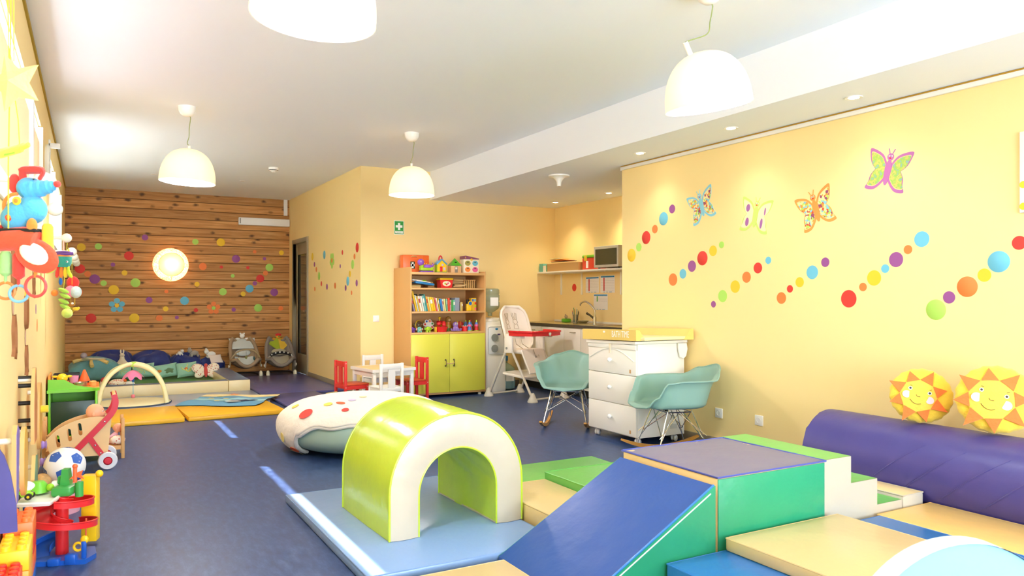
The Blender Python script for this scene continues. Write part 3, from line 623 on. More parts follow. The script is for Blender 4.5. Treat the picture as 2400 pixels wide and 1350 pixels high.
B().prism([(0, 0), (.4, 0), (.4, .8), (0, .8)], .004, mat('steel', 'BDB69E', .2, 1), TR((.1, 1.35, .036))).out('sink_rim', t)
B().box(.13, .47, 1.40, 1.72, .0405, .041, mat('sink_shadow', '77705A', .3, .8)).out('sink_bowl_shade', t)  # flat sheet, the bowl's shade put into its darker steel
t = thing('kitchen_tap', 'chrome swan-neck kitchen tap on the worktop', 'tap', (5.70, 7.98, .897))
B().cyl((0, 0, 0), (0, 0, .09), .024, chrome).out('base', t)
B().tube(bez([(0, 0, .08), (0, .0, .17), (-.03, .06, .25), (-.05, .14, .285), (-.07, .2, .27), (-.075, .225, .235)], 6), .0115, chrome, 12).out('spout', t)
B().tube([(0, 0, .06), (-.05, .03, .11), (-.09, .06, .14)], [.014, .012, .016], mat('lever_dark', '6B6252', .25, .8), 10).out('lever', t)
def simple(name, label, cat, b_, loc=(0, 0, 0), rz=0, grp=None): o = b_.out(name, None, loc, (0, 0, rz)); return tag(o, label, cat, grp)
t = thing('soap_dish_toy', 'small green box with a little figure on the kitchen worktop', 'box', (5.72, 8.68, .897))
B().box(-.05, .05, -.05, .05, 0, .05, mat('green_box', '63B233', .4), .012).out('box', t); B().sph((0, 0, .075), .024, mat('figure_tan', 'B59A7A', .6)).sph((0.0, 0.015, .1), .012, MC['figure_tan']).out('figure', t)
t = thing('pen_cup', 'glass cup of paintbrushes and pens on the kitchen worktop', 'cup', (5.72, 8.45, .897))
B().lathe([(0, 0), (.035, 0), (.04, .11)], mat('cup_glass', 'D8D6C0', .05, trans=.8), 20).out('cup', t)
for i in range(9):
    a = i*2.3; c = ['7A3A20', 'D44A30', '3C7A50', 'E2E0D0', '2E6A8A', '50381E', 'C8862E', '3A8A3A', '8A7A5A'][i]
    simple('paintbrush' if i % 2 else 'pen', '%s in the glass cup by the tap' % ['brown handled brush', 'red handled paintbrush', 'dark green pen', 'white tipped paintbrush', 'blue pen', 'dark brown paintbrush', 'orange pen', 'bright green paintbrush', 'tan pen'][i], 'paintbrush' if i % 2 else 'pen',
           B().cyl((5.72+.02*cos(a), 8.45+.02*sin(a), .905), (5.72+.045*cos(a), 8.45+.045*sin(a), 1.04+.02*(i % 4)), .004, mat('pen%d' % i, c, .5), seg=8), grp='pens and brushes in the cup')
simple('glass_bowl', 'flat clear glass bowl beside the pen cup', 'bowl', B().lathe([(0, 0), (.05, .002), (.085, .03), (.082, .033), (.048, .006), (0, .004)], mat('bowl_glass', 'D4D2B4', .05, trans=.7), 28, cap=False), (5.70, 8.25, .897))
# kitchen wall shelf
t = thing('wall_shelf', 'white kitchen wall shelf on three brackets', 'shelf', (5.55, 7.15, 1.575))
B().box(0, .3, 0, 2.02, 0, .022, lam_w, .002).out('board', t)
for y in (.46, 1.33, 1.84): B().box(.285, .3, y-.014, y+.014, -.30, 0, lam_w).box(.04, .3, y-.012, y+.012, -.012, 0, lam_w).out('bracket', t)
SZ = 1.598
t = thing('microwave', 'silver microwave oven on the kitchen shelf, cut by the wall edge', 'microwave', (5.50, 7.22, SZ+.012))
B().box(0, .33, 0, .5, 0, .26, mat('microwave_silver', 'CFC7B2', .35), .006).out('body', t)
B().box(-.006, .0, .03, .46, .03, .225, mat('microwave_glass', '3A3A22', .1, spec=.8)).out('window', t)
for y in (.05, .45):
    for x in (.05, .28): B().cyl((x, y, -.012), (x, y, 0), .015, blk).out('foot', t)
t = thing('tool_box', 'red plastic tool box with a green lid on the kitchen shelf', 'tool box', (5.60, 7.86, SZ))
B().box(0, .2, 0, .26, 0, .15, mat('box_red', 'D9452B', .4), .012).out('body', t); B().box(-.005, .205, -.005, .265, .15, .19, mat('lid_green', '7CC22E', .4), .015).out('lid', t)
B().box(-.012, 0, .15, .2, .11, .18, mat('latch_yellow', 'F0C22A', .4), .003).out('latch', t); B().box(-.003, -.0005, .12, .17, .02, .11, MC['paper_label']).out('paper_label', t)
t = thing('cardboard_box', 'long open cardboard tray full of papers on the kitchen shelf', 'box', (5.58, 8.18, SZ))
cb_ = mat('cardboard', 'BE9458', .8); B().box(0, .24, 0, .78, 0, .006, cb_).box(0, .006, 0, .78, .006, .105, cb_).box(.234, .24, 0, .78, .006, .105, cb_).box(.006, .234, 0, .006, .006, .105, cb_).box(.006, .234, .774, .78, .006, .105, cb_).box(.006, .234, .35, .354, .006, .1, cb_).out('tray', t)
for i, (c, r_, nm) in enumerate((('2A2620', -8, 'black folder'), ('E2642C', -5, 'orange folder'), ('F2B02A', 6, 'amber sheet'), ('F4EEE0', 10, 'white sheet'), ('F0D24A', 3, 'yellow sheet'))):
    simple('paper_sheet', nm+' sticking out of the cardboard tray on the kitchen shelf', 'paper', B().cb((0, 0, 0), (.2, .33-.03*i, .006), mat('sheet%d' % i, c, .7), (0, R(r_*.5), 0)), (5.69, 8.74+.03*i-.05, SZ+.135+.010*i), grp='papers in the cardboard tray')
t = thing('card_box', 'turquoise card box standing at the left end of the kitchen shelf', 'box', (5.575, 9.05, SZ)); B().box(0, .12, 0, .1, 0, .115, mat('card_turquoise', '6FB9A8', .6)).out('box', t)
simple('card_box', 'small white and green card box beside the turquoise one', 'box', B().box(0, .1, 0, .085, 0, .085, mat('card_white', 'EDE6D2', .6)).box(0, .1, -.02, -.001, 0, .09, mat('card_green', '4F9A6A', .6)), (5.575, 8.955+.015, SZ))
# papers and dot on the kitchen wall
pb, pr_, pg = mat('chart_blue', '2F8AC6', .6), mat('chart_red', 'CE3B3B', .6), mat('chart_green', '6FB24A', .6); pw = mat('chart_paper', 'F2ECE2', .7); pln = mat('chart_line', 'A9A39A', .7)
def chart(label, y0, y1, z0, z1, short=False):
    t = thing('wall_chart', label, 'paper', (XK, y0, z0), group='printed charts on the kitchen wall'); w_, h_ = y1-y0, z1-z0
    B().box(-.002, 0, 0, w_, 0, h_, pw).out('sheet', t)
    B().box(-.0032, -.002, .01, w_-.01, h_*.88, h_*.96, pb).out('header', t)
    zb = .52 if short else .1
    B().box(-.0032, -.002, w_*.7, w_*.78, h_*zb, h_*.86, pg if short else pr_).out('colour_column', t)
    b_ = B()
    for k in range(4 if short else 8): b_.box(-.0031, -.002, .012, w_-.012, h_*(zb+.02+k*.095), h_*(zb+.02+k*.095)+.0015, pln)
    o = b_.out('ruled_lines', t); 
    B().box(-.0032, -.002, w_*.2, w_*.38, h_*.03, h_*.055, pb).box(-.0032, -.002, w_*.48, w_*.58, h_*.03, h_*.055, pb).box(-.0032, -.002, w_*.68, w_*.78, h_*.03, h_*.055, pb).out('footer_marks', t)
chart('printed chart with a red column on the kitchen wall, upper left one', 8.09, 8.395, 1.30, 1.515); chart('printed chart with a red column on the kitchen wall, upper right one', 7.75, 8.06, 1.30, 1.525); chart('printed half-empty chart on the kitchen wall, below the other two', 7.90, 8.21, 1.075, 1.285, True)

# changing table
ctw = mat('changer_white', 'F2EEE4', .35)
t = thing('changing_table', 'white baby changing chest with three drawers on castors', 'changing table', (3.965, 4.955, 0)); W_, D_ = .69, .52   # front faces -X ; y runs along width
B().box(.015, D_, 0, W_, .065, .85, ctw, .003).out('carcass', t)
for i, (z0, z1) in enumerate(((.075, .325), (.33, .58), (.585, .80))):
    d = B().box(-.004, .015, .004, W_-.004, z0, z1, ctw, .004).out('drawer', t)
    B().sph((-.024, W_/2, (z0+z1)/2+.01), .019, mat('knob_white', 'FBFAF4', .15)).cyl((-.004, W_/2, (z0+z1)/2+.01), (-.02, W_/2, (z0+z1)/2+.01), .008, MC['knob_white']).out('knob', d)
    if i == 2: B().tube([(-.005, .03+.63*u, z0+.12+.095*sin(pi*min(1, max(0, (u-.0)/1)))) for u in [k/16 for k in range(17)]], .006, ctw, 6).out('arch_moulding', d)
    if i != 1: B().box(-.006, -.004, .07, .09, z0+.02, z0+.05, mat('sticker_tan', 'CFA06A', .6)).out('sticker', d)
B().box(-.012, .0, 0, W_*.49, .80, .845, ctw, .004).box(-.012, .0, W_*.51, W_, .80, .845, ctw, .004).out('cornice', t)
B().box(-.016, -.006, W_*.495, W_*.525, .76, .85, mat('strap_cream', 'EFE2C4', .6)).out('strap', t)
B().prism([(-.02, -.005), (D_+.03, -.005), (D_+.03, W_+.01), (-.02, W_+.01)], .022, ctw, TR((0, 0, .852), (R(-1.4), 0, 0))).out('top_board', t)
B().prism([(0, 0), (.04, 0), (.05, -.05), (.035, -.11), (.01, -.13), (-.03, -.12), (-.05, -.05), (-.05, 0)], .014, ctw, TR((D_-.04, -.016, .85), (R(90), 0, 0))).out('side_bracket', t)
for x in (.06, D_-.06):
    for y in (.06, W_-.06):
        B().lathe([(0, -.012), (.02, -.012), (.027, -.006), (.027, .006), (.02, .012), (0, .012)], mat('castor_white', 'E9E7E2', .3), 20, TR((x, y-.018, .027), (R(90), 0, R(30)))).lathe([(0, -.012), (.02, -.012), (.027, -.006), (.027, .006), (.02, .012), (0, .012)], MC['castor_white'], 20, TR((x, y+.018, .027), (R(90), 0, R(30)))).cyl((x, y, .03), (x, y, .066), .012, MC['castor_white']).out('castor', t)
B().box(D_-.16, D_-.08, -.002, 0, .12, .16, mat('plate_grey', 'C9C9C4', .4)).out('rating_plate', t)
t = thing('changing_mat', 'padded yellow changing mat lettered BATH TIME on the white chest', 'changing mat', (3.93, 4.86, .884), rot=(R(-1.4), 0, 0))
cy_ = mat('mat_yellow', 'EBCC70', .4, bump=.1, bs=6); W_, D_ = .83, .575
B().box(  .05, D_-.05, .01, W_-.01, 0, .03, mat('mat_inner_lit', 'F7E2AA', .45), .01).out('base_pad', t)  # paler than the bolsters: light on the inner pad put into its colour
B().prism([(0, 0), (.1, 0), (.035, .092), (0, .092)], W_-.06, cy_, TR((0, W_-.0, 0), (R(90), 0, 0))).out('front_bolster', t)
B().prism([(0, 0), (-.1, 0), (-.035, .092), (0, .092)], W_, cy_, TR((D_, W_, 0), (R(90), 0, 0))).out('rear_bolster', t)
b_ = B().text('BATH TIME', .078, .0005, mat('lettering_white', 'FBF8EE', .5), TR((-.0012, .27, .05), (R(90), 0, R(-90))), .62); b_.out('lettering', t)
B().sph((-.001, .50, .07), .012, MC['lettering_white'], (.1, 1.3, .8)).out('cloud_print', t)
# ================================================================ CHAIRS, KIDS' TABLE, BEAN BAG
# shell rocking armchairs
teal = mat('shell_teal', '86AA9E', .42); rock_w = mat('rocker_wood', 'C58A38', .45, **{k: v for k, v in WOOD.items() if k != 'rough'})
def tbl(th, T):
    th = abs((th+180) % 360-180)
    for (a, x), (b, y) in zip(T, T[1:]):
        if th <= b:
            q = (th-a)/(b-a); q = q*q*(3-2*q); return x*(1-q)+y*q
    return T[-1][1]
TZ = [(0, .405), (32, .408), (46, .47), (60, .585), (80, .60), (125, .60), (150, .665), (180, .70)]
TR_ = [(0, .31), (35, .345), (58, .335), (90, .315), (125, .345), (150, .325), (180, .34)]
def shell(u, v):
    th = 360*u; r_ = tbl(th, TR_); zr = tbl(th, TZ); z0 = .385
    bk = max(0, min(1, (abs((th+180) % 360-180)-132)/30)); Q = lambda q: max(0, min(1, q))
    g = .80*Q(v/.5)**.9+.09*Q((v-.5)/.35)+.11*Q((v-.85)/.15); q_ = Q((v-.42)/.43); hh = .04*Q(v/.5)+.96*q_*q_*(3-2*q_)
    g = g*(1-bk)+bk*(.74*Q(v/.5)**.9+.26*Q((v-.5)/.5)); hh = hh*(1-bk)+bk*(.04*Q(v/.5)+.96*Q((v-.4)/.6)**1.15)
    dz = (zr-z0)*hh
    if abs((th+180) % 360-180) < 40: dz = (zr-z0)*(hh if zr > .45 else v**1.5)-.03*max(0, v-.82)/.18*(1-abs((th+180) % 360-180)/50)
    back = max(0, -cos(R(th))); sh = .06*back*hh
    return (r_*g*cos(R(th))-sh, r_*g*sin(R(th)), z0+dz-.012*(1-v))
def rocking_chair(label, loc, rz):
    t = thing('rocking_armchair', label, 'rocking chair', loc, rz, 'teal shell rocking armchairs')
    sh = B().grid(lambda u, v: shell(u, v), 72, 26, teal, True).out('seat_shell', t, ang=180)
    m = sh.modifiers.new('thickness', 'SOLIDIFY'); m.thickness = .008; m.offset = 0
    B().tube([shell(i/90, 1) for i in range(90)], .0065, teal, 8, True).out('shell_rim', t)
    wires = B(); wr = .0042
    ft = {}
    for sy in (-1, 1):
        for sx in (-1, 1):
            f = V((.20*sx, .20*sy, .075 if sx > 0 else .085)); ft[(sx, sy)] = f
            B().tube([(.10*sx, .14*sy, .365), f, f+V((.01*sx, .004*sy, -.045))], .0058, chrome, 8).tube([(.04*sx, .115*sy, .345), f+V((0, 0, .02))], wr, chrome, 8).out('wire_leg', t)
    for sy in (-1, 1): wires.tube([ft[(1, sy)]+V((0, 0, .08)), (0, .12*sy, .335)], wr*.8, chrome, 6).tube([ft[(-1, sy)]+V((0, 0, .08)), (.0, .12*sy, .335)], wr*.8, chrome, 6)
    for sx in (-1, 1): wires.tube([(.10*sx, -.12, .34), (.17*sx, .165, .17)], wr*.8, chrome, 6).tube([(.10*sx, .12, .34), (.17*sx, -.165, .17)], wr*.8, chrome, 6)
    wires.tube([(-.10, -.13, .345), (.10, -.13, .345), (.10, .13, .345), (-.10, .13, .345)], wr, chrome, 6, True); wires.out('wire_bracing', t)
    B().cyl((.10, .11, .355), (.10, .11, .38), .014, blk).out('mount', t); B().cyl((-.12, -.11, .355), (-.12, -.11, .38), .014, blk).out('mount', t)
    for sy in (-1, 1):
        rr = .78; b_ = B(); n = 20
        def rn(u, v, up):
            a = (u-.5)*.92; w_ = .013; h_ = .030*(1-.5*(2*u-1)**4); rad = rr-(h_ if up else 0)
            return (rad*sin(a)*1.0, .207*sy+(v-.5)*2*w_, rr-rad*cos(a)+.0)
        b_.grid(lambda u, v: rn(u, v, 0), n, 1, rock_w).grid(lambda u, v: rn(u, v, 1), n, 1, rock_w)
        for v in (0, 1): b_.grid(lambda u, q: tuple(V(rn(u, v, 0))*(1-q)+V(rn(u, v, 1))*q), n, 1, rock_w)
        for u in (0, 1): b_.grid(lambda q, v: tuple(V(rn(u, v, 0))*(1-q)+V(rn(u, v, 1))*q), 1, 1, rock_w)
        b_.out('rocker', t)
    return t
rocking_chair('teal shell rocking armchair facing the camera, left of the changing chest', (4.03, 6.09, 0), R(229))
rocking_chair('teal shell rocking armchair seen from the side, in front of the changing chest', (4.05, 4.62, 0), R(165))

# children's table and chairs
kwht, kred, kred_top = mat('kid_white', 'EFEBE2', .45), mat('kid_red', 'D9302A', .4), mat('kid_red_seat', 'D0512A', .4)
pine_top = mat('kid_pine', 'ECC88A', .5, var=.08, vs=6, stretch=(.3, 2, 1))
t = thing('kids_table', 'small white childrens table with a pine top', 'table', (2.93, 8.25, 0), R(8))
B().box(-.26, .26, -.27, .27, .425, .445, pine_top, .003).out('tabletop', t)
B().box(-.27, .27, -.28, -.27, .415, .447, kwht).box(-.27, .27, .27, .28, .415, .447, kwht).box(-.27, -.26, -.27, .27, .415, .447, kwht).box(.26, .27, -.27, .27, .415, .447, kwht).out('top_edging', t)
B().box(-.22, .22, -.255, -.24, .36, .425, kwht).out('apron', t); B().box(-.22, .22, .24, .255, .36, .425, kwht).out('apron', t)
B().box(-.245, -.23, -.24, .24, .36, .425, kwht).out('apron', t); B().box(.23, .245, -.24, .24, .36, .425, kwht).out('apron', t)
for x in (-.235, .235):
    for y in (-.245, .245): B().box(x-.019, x+.019, y-.019, y+.019, 0, .425, kwht, .004).out('leg', t)
def kid_chair(label, loc, rz, m, seatm):
    t = thing('kids_chair', label, 'childrens chair', loc, rz, 'chairs round the childrens table')   # faces +X
    B().box(-.12, .145, -.135, .135, .27, .285, seatm, .003).out('seat', t)
    for y in (-.125, .125):
        B().box(-.15, -.12, y-.014, y+.014, 0, .54, m, .003).out('rear_leg', t); B().box(.11, .138, y-.014, y+.014, 0, .27, m, .003).out('front_leg', t)
        B().box(-.12, .11, y-.008, y+.008, .225, .268, m).out('side_rail', t); 
        for x, z in ((-.135, .515), (-.135, .25), (.124, .25)): B().sph((x, y+(.014 if y > 0 else -.014), z), .004, kwht).out('screw_cap', t)
    B().box(-.145, -.125, -.111, .111, .475, .535, m, .003).out('top_rail', t); B().box(-.145, -.125, -.111, .111, .235, .28, m, .003).out('bottom_rail', t)
    B().box(-.143, -.127, -.04, .04, .28, .475, m).out('back_slat', t); B().box(.112, .13, -.111, .111, .225, .268, m).out('front_rail', t)
    return t
kid_chair('red childrens chair on the left of the small table', (2.56, 8.23, 0), R(8), kred, kred_top)
kid_chair('white childrens chair with its back to the camera, behind the bean bag', (2.785, 7.75, 0), R(97), kwht, kwht)
kid_chair('red childrens chair on the right, in front of the lime cupboard door', (3.29, 8.27, 0), R(187), kred, kred_top)
kid_chair('white childrens chair on the far side of the small table', (3.04, 8.74, 0), R(-82), kwht, kwht)

# bean bag with quilt
t = thing('bean_bag', 'big sage green floor bean bag', 'bean bag', (2.00, 6.12, 0))
sage = mat('beanbag_sage', 'A7C2B2', .6, bump=.15, bs=5); RB, HBG = .66, .40
def bag(a, v, k=1.0):
    ph = -pi/2+pi*v; rr = RB*(abs(cos(ph))**.62)*k; z = HBG/2+HBG/2*math.copysign(abs(sin(ph))**(.9 if ph > 0 else .75), sin(ph))*k
    rr *= 1+.012*sin(5*a*6.283+1); return (rr*cos(2*pi*a), rr*sin(2*pi*a), max(0, z))
B().grid(lambda u, v: bag(u, v), 64, 24, sage, True).out('bag', t)
qm = mat('quilt_cream', 'EAE5DA', .85, bump=.5, bs=16, sheen=.2); 
t = thing('quilt', 'cream spotted baby quilt draped over the sage bean bag', 'quilt', (2.00, 6.12, 0))
def qedge(u):   # how far down (bag param v) the quilt hangs at angle u ; camera side is about 230 deg
    a = 360*u; d = [(0, .42), (60, .40), (120, .40), (160, .36), (185, .25), (196, .22), (206, .50), (225, .585), (250, .60), (275, .565), (300, .52), (330, .46), (360, .42)]
    for (p, x), (q_, y) in zip(d, d[1:]):
        if a <= q_: s = (a-p)/(q_-p); s = s*s*(3-2*s); return x*(1-s)+y*s+.010*sin(u*95)
    return .42
def quilt(u, w_):
    v = 1-(1-qedge(u))*w_; x, y, z = bag(u, v, 1.0); n_ = V((x, y, (z-HBG/2)*1.8)).normalized()
    o = .014+.006*sin(u*60+w_*9)*w_+.010*w_**6
    return (x+n_.x*o, y+n_.y*o, z+n_.z*o)
o = B().grid(lambda u, v: quilt(u, v), 140, 26, qm, True).out('fabric', t, ang=180); m = o.modifiers.new('thickness', 'SOLIDIFY'); m.thickness = .02; m.offset = 1
B().tube([tuple(V(quilt(i/200, 1))+V((0, 0, -.004))) for i in range(200)], .013, qm, 8, True).out('hem', t)
def spot(u, w_, r, c, nm='spot', sx=1):
    p = V(quilt(u, w_)); pu = V(quilt(u+.003, w_)); pv = V(quilt(u, min(1, w_+.01))); n_ = (pu-p).cross(pv-p).normalized()
    if n_.dot(V((p.x, p.y, p.z))) < 0: n_ = -n_
    X_ = (pu-p).normalized(); Y_ = n_.cross(X_); c0 = p+n_*.0235
    pts = [c0+X_*r*sx*cos(2*pi*k/20)+Y_*r*sin(2*pi*k/20) for k in range(20)]
    B().add(pts+[q+n_*.002 for q in pts], [tuple(range(20)), tuple(range(20, 40))]+[(k, (k+1) % 20, 20+(k+1) % 20, 20+k) for k in range(20)], mat('quilt_'+c, c, .8)).out(nm, t)
for u, w_, r, c in ((.575, .60, .055, 'E5453C'), (.60, .38, .035, 'F6D35E'), (.52, .72, .04, 'F3E18A'), (.655, .22, .032, 'C9BFDD'), (.20, .45, .05, 'E5453C'), (.66, .58, .028, 'E5453C'), (.50, .35, .03, 'F6D35E'), (.545, .86, .04, 'E5653C'), (.3, .3, .05, 'F3E18A'), (.7, .1, .03, 'EAD9A8')): spot(u, w_, r, c)
for u, w_, c in ((.63, .34, 'E8663A'), (.28, .5, 'E8663A')): spot(u, w_, .022, c, 'starfish', 1.8)
spot(.527, .95, .055, 'A49C8A', 'grey_patch')
# ================================================================ TOYS ON THE BOOKCASE
P_ = lambda n, c, r=.3: mat('toy_'+n, c, r)
t_red, t_orange, t_yel, t_lime, t_grn, t_blue, t_pur, t_pink, t_mint, t_sky, t_wood = (P_('red', 'D92B2B'), P_('orange', 'F06A2A'), P_('yellow', 'F5C926'), P_('lime', 'A6CF2E'), P_('green', '3F9A44'), P_('blue', '2E6FC0'),
    P_('purple', '7A45A8'), P_('pink', 'E8608A'), P_('mint', '7CC7B8'), P_('sky', '5AA9D8'), P_('wood', 'D9B071', .5))
t_white = P_('white', 'F6F2E6'); t_black = P_('black', '1E1C1A')
LX, LY = 3.40, 8.60    # bookcase front left
top = TOPZ+.0005
t = thing('first_aid_case', 'orange first aid case with a green cross badge on top of the bookcase', 'case', (3.46, 9.0, 1.6115))
B().box(0, .355, -.10, .03, 0, .225, t_orange, .012).out('case_body', t)
B().box(.0, .27, -.104, -.1, .0, .215, P_('orange_light', 'F4743A'), .003).out('case_panel', t)
B().box(.095, .155, -.108, -.104, .05, .14, P_('badge_green', '1F4A34')).out('badge', t); B().box(.1, .15, -.110, -.108, .08, .11, t_white).box(.112, .138, -.110, -.108, .058, .132, t_white).out('badge_cross', t)
B().tube([(.11, -.1, .20), (.12, -.125, .205), (.17, -.125, .205), (.18, -.1, .20)], .008, P_('tan', 'D9A060'), 8).out('handle', t)
t.location = (3.425, 9.0, TOPZ+.001)
t = thing('toy_dinosaur', 'purple and lime ride-along dinosaur toy on top of the bookcase', 'toy', (3.66, 8.72, top))
B().box(-.09, .09, -.04, .04, 0, .02, t_pur, .01).out('base', t); B().box(-.085, .085, -.038, .038, .02, .06, t_lime, .015).sph((-.06, 0, .075), .03, t_lime).sph((.075, 0, .05), .025, t_lime).out('body', t)
B().sph((-.075, -.01, .125), .043, P_('violet', '9A5AC8'), (1, .85, 1)).out('head', t); B().sph((.02, 0, .075), .05, P_('violet', '9A5AC8'), (1.1, .7, .6)).tube(bez([(.05, 0, .07), (.08, 0, .085), (.105, 0, .12)], 5), [.022]*6+[.014]*5, MC['toy_violet']).out('back', t)
for x, z in ((-.03, .105), (0, .105), (.03, .1), (.07, .1), (.095, .115)): B().sph((x, -.02, z), .008, t_yel).out('spike', t)
B().sph((-.085, -.045, .135), .008, t_white).sph((-.087, -.052, .136), .004, t_black).out('eye', t)
t = thing('toy_house', 'plastic toy house with a blue roof and red handle on top of the bookcase', 'toy', (3.855, 8.72, top))
B().prism([(-.06, 0), (.06, 0), (.06, .10), (0, .155), (-.06, .10)], .09, t_yel, TR((0, .045, 0), (R(90), 0, 0))).out('walls', t); B().box(-.062, -.058, -.04, .04, 0, .1, t_lime).box(-.07, .07, -.05, .05, 0, .012, t_grn, .004).out('green_side', t)
for s in (-1, 1): B().box(-.055, .055, -.055, .055, -.005, .008, t_sky, .003, TR((s*.036, 0, .133), (0, s*R(43), 0), (.85, 1, 1))).out('roof', t)
B().tube(bez([(-.02, 0, .15), (-.018, 0, .19), (0, 0, .21), (.018, 0, .19), (.02, 0, .15)], 5), .009, t_red).out('handle', t)
B().box(-.028, .006, -.052, -.045, .012, .075, t_red, .002).out('door', t); B().box(.02, .045, -.052, -.045, .03, .065, P_('lilac', 'C9B8E0'), .003).box(-.005, .02, -.052, -.045, .085, .11, MC['toy_lilac'], .003).out('windows', t)
t = thing('wooden_house', 'small wooden house with a green pyramid roof on top of the bookcase', 'toy', (4.055, 8.73, top))
B().box(-.07, .07, -.05, .05, 0, .09, P_('ply', 'D8AE7C', .5), .002).out('walls', t); B().box(-.02, .02, -.052, -.05, .0, .08, P_('doorgrey', '8C8272')).out('door', t); B().box(-.013, .013, -.053, -.052, .045, .07, P_('pane', 'E8DFC8')).out('door_pane', t)
B().add([(-.075, -.055, .092), (.075, -.055, .092), (.075, .055, .092), (-.075, .055, .092), (0, 0, .19)], [(0, 1, 4), (1, 2, 4), (2, 3, 4), (3, 0, 4), (3, 2, 1, 0)], P_('leafgreen', '5CB52F')).out('roof', t)
B().box(-.012, .014, -.036, -.02, .11, .14, t_black).out('roof_opening', t)
t = thing('shape_sorter', 'white animal shape sorter box with a plum lid on top of the bookcase', 'toy', (4.265, 8.73, top))
B().box(-.105, .105, -.06, .06, 0, .175, P_('cream', 'EFE3C4', .45), .003).out('box', t); B().prism([(-.107, 0), (.107, 0), (.107, .012), (-.08, .045), (-.107, .04)], .125, P_('plum', '8A4A66', .4), TR((0, .0625, .176), (R(90), 0, 0))).out('lid', t)
for x, z, c, w_ in ((-.053, .125, 'olive', .04), (.052, .125, 'sea', .04), (-.053, .045, 'tangerine', .038), (.052, .045, 'rose', .04)):
    m = P_(c, {'olive': 'A59B45', 'sea': '62B4C4', 'tangerine': 'F08A3A', 'rose': 'DE5F90'}[c], .45); B().lathe([(0, .003), (w_, .003), (w_, 0)], m, 20, TR((x, -.060, z), (R(90), 0, 0), (1, .82, 1))).out('animal_panel', t)
    B().box(x-.014, x+.014, -.065, -.0632, z+.008, z+.018, P_('slot', '4A4030')).out('slot', t)
B().sph((0, -.062, .172), .016, t_yel, (1, .3, 1)).out('clasp', t)
B().text('B', .03, .0004, t_yel, TR((-.085, -.0632, .196), (R(90), 0, 0))).out('letter', t)
# second shelf
z1 = 1.335+.0225
t = thing('puzzle_boards', 'stack of flat wooden puzzle boards at the left of the upper shelf', 'puzzle', (3.50, 8.8, z1))
for i, c in enumerate(('C79C5A', 'D9B878', 'BFA25A')): B().box(-.07, .08, -.1, .1, i*.012, i*.012+.009, P_('puz'+c, c, .5)).out('board', t)
t = thing('plate', 'salmon coloured toy plate lying on the upper shelf', 'plate', (3.50, 8.8, z1+.067)); B().lathe([(0, .008), (.05, .006), (.065, .018), (.062, .02), (.048, .01), (0, .012)], P_('salmon', 'D99A6A', .5), 28).out('plate_dish', t)
t = thing('toy_keyboard', 'blue and white toy keyboard leaning on the puzzle boards', 'toy', (3.64, 8.75, z1+.040), rot=(0, R(7), 0))
B().box(-.14, .12, -.07, .07, .0, .03, P_('kb', '2F7FB8'), .012).out('case', t); B().box(-.13, .06, -.075, .06, .03, .04, t_white, .004).out('keys', t); B().sph((.0, 0, .045), .04, t_lime, (1, .8, .35)).out('dome', t)
B().box(-.035, .125, -.02, .12, .032, .052, t_white, .004, TR((-.13, 0, .0))).out('second_board', t)
t = thing('wooden_crate_box', 'two pale card boxes stacked behind the blue keyboard', 'box', (3.80, 8.95, z1)); B().box(-.04, .05, -.05, .05, 0, .045, P_('card', 'D9A864', .7), .002).out('lower_box', t); B().box(-.05, .03, -.05, .04, .0455, .08, P_('card2', 'E2B874', .7), .002).out('upper_box', t)
t = thing('toy_bucket', 'red toy bucket with a yellow lid on the upper shelf', 'bucket', (3.93, 8.76, z1))
B().prism([(-.075, 0), (.075, 0), (.088, .1), (-.088, .1)], .12, t_red, TR((0, .06, 0), (R(90), 0, 0))).out('bucket', t); B().box(-.095, .095, -.07, .07, .1, .128, t_yel, .012).out('lid', t)
B().lathe([(0, .002), (.055, .002), (.055, 0)], P_('labelcream', 'EFE6C8'), 24, TR((0, -.0605, .055), (R(90), 0, 0), (1, .6, 1))).out('label', t)
for x, z, c in ((-.02, .055, t_lime), (.02, .06, t_pink), (0, .045, t_red)): B().lathe([(0, .0015), (.012, .0015), (.012, 0)], c, 12, TR((x, -.063, z), (R(90), 0, 0))).out('label_picture', t)
t = thing('building_planks', 'loose pile of natural wooden building planks on the upper shelf', 'building planks', (4.13, 8.80, z1))
for i in range(11):
    a = random.uniform(-.5, .5); B().cb((random.uniform(-.02, .03), random.uniform(-.05, .05), .006+.011*i), (.16, .02, .009), P_('plank%d' % (i % 3), ('D8B070', 'C99C58', 'E2C084')[i % 3], .6), (0, R(random.uniform(-5, 5)), a)).out('plank', t)
for i, (x, nm) in enumerate(((4.24, 'small wooden toy cage beside the plank pile'), (4.32, 'pair of carved wooden frames at the right of the upper shelf'))):
    t = thing('wooden_frame_toy', nm, 'toy', (x, 8.78, z1))
    for k in range(3): B().box(-.035+k*.028, -.025+k*.028, -.03, .03, 0, .1, P_('frame', 'CDA765', .6)).out('post', t)
    B().box(-.037, .042, -.032, .032, .1, .108, MC['toy_frame']).out('top_bar', t)
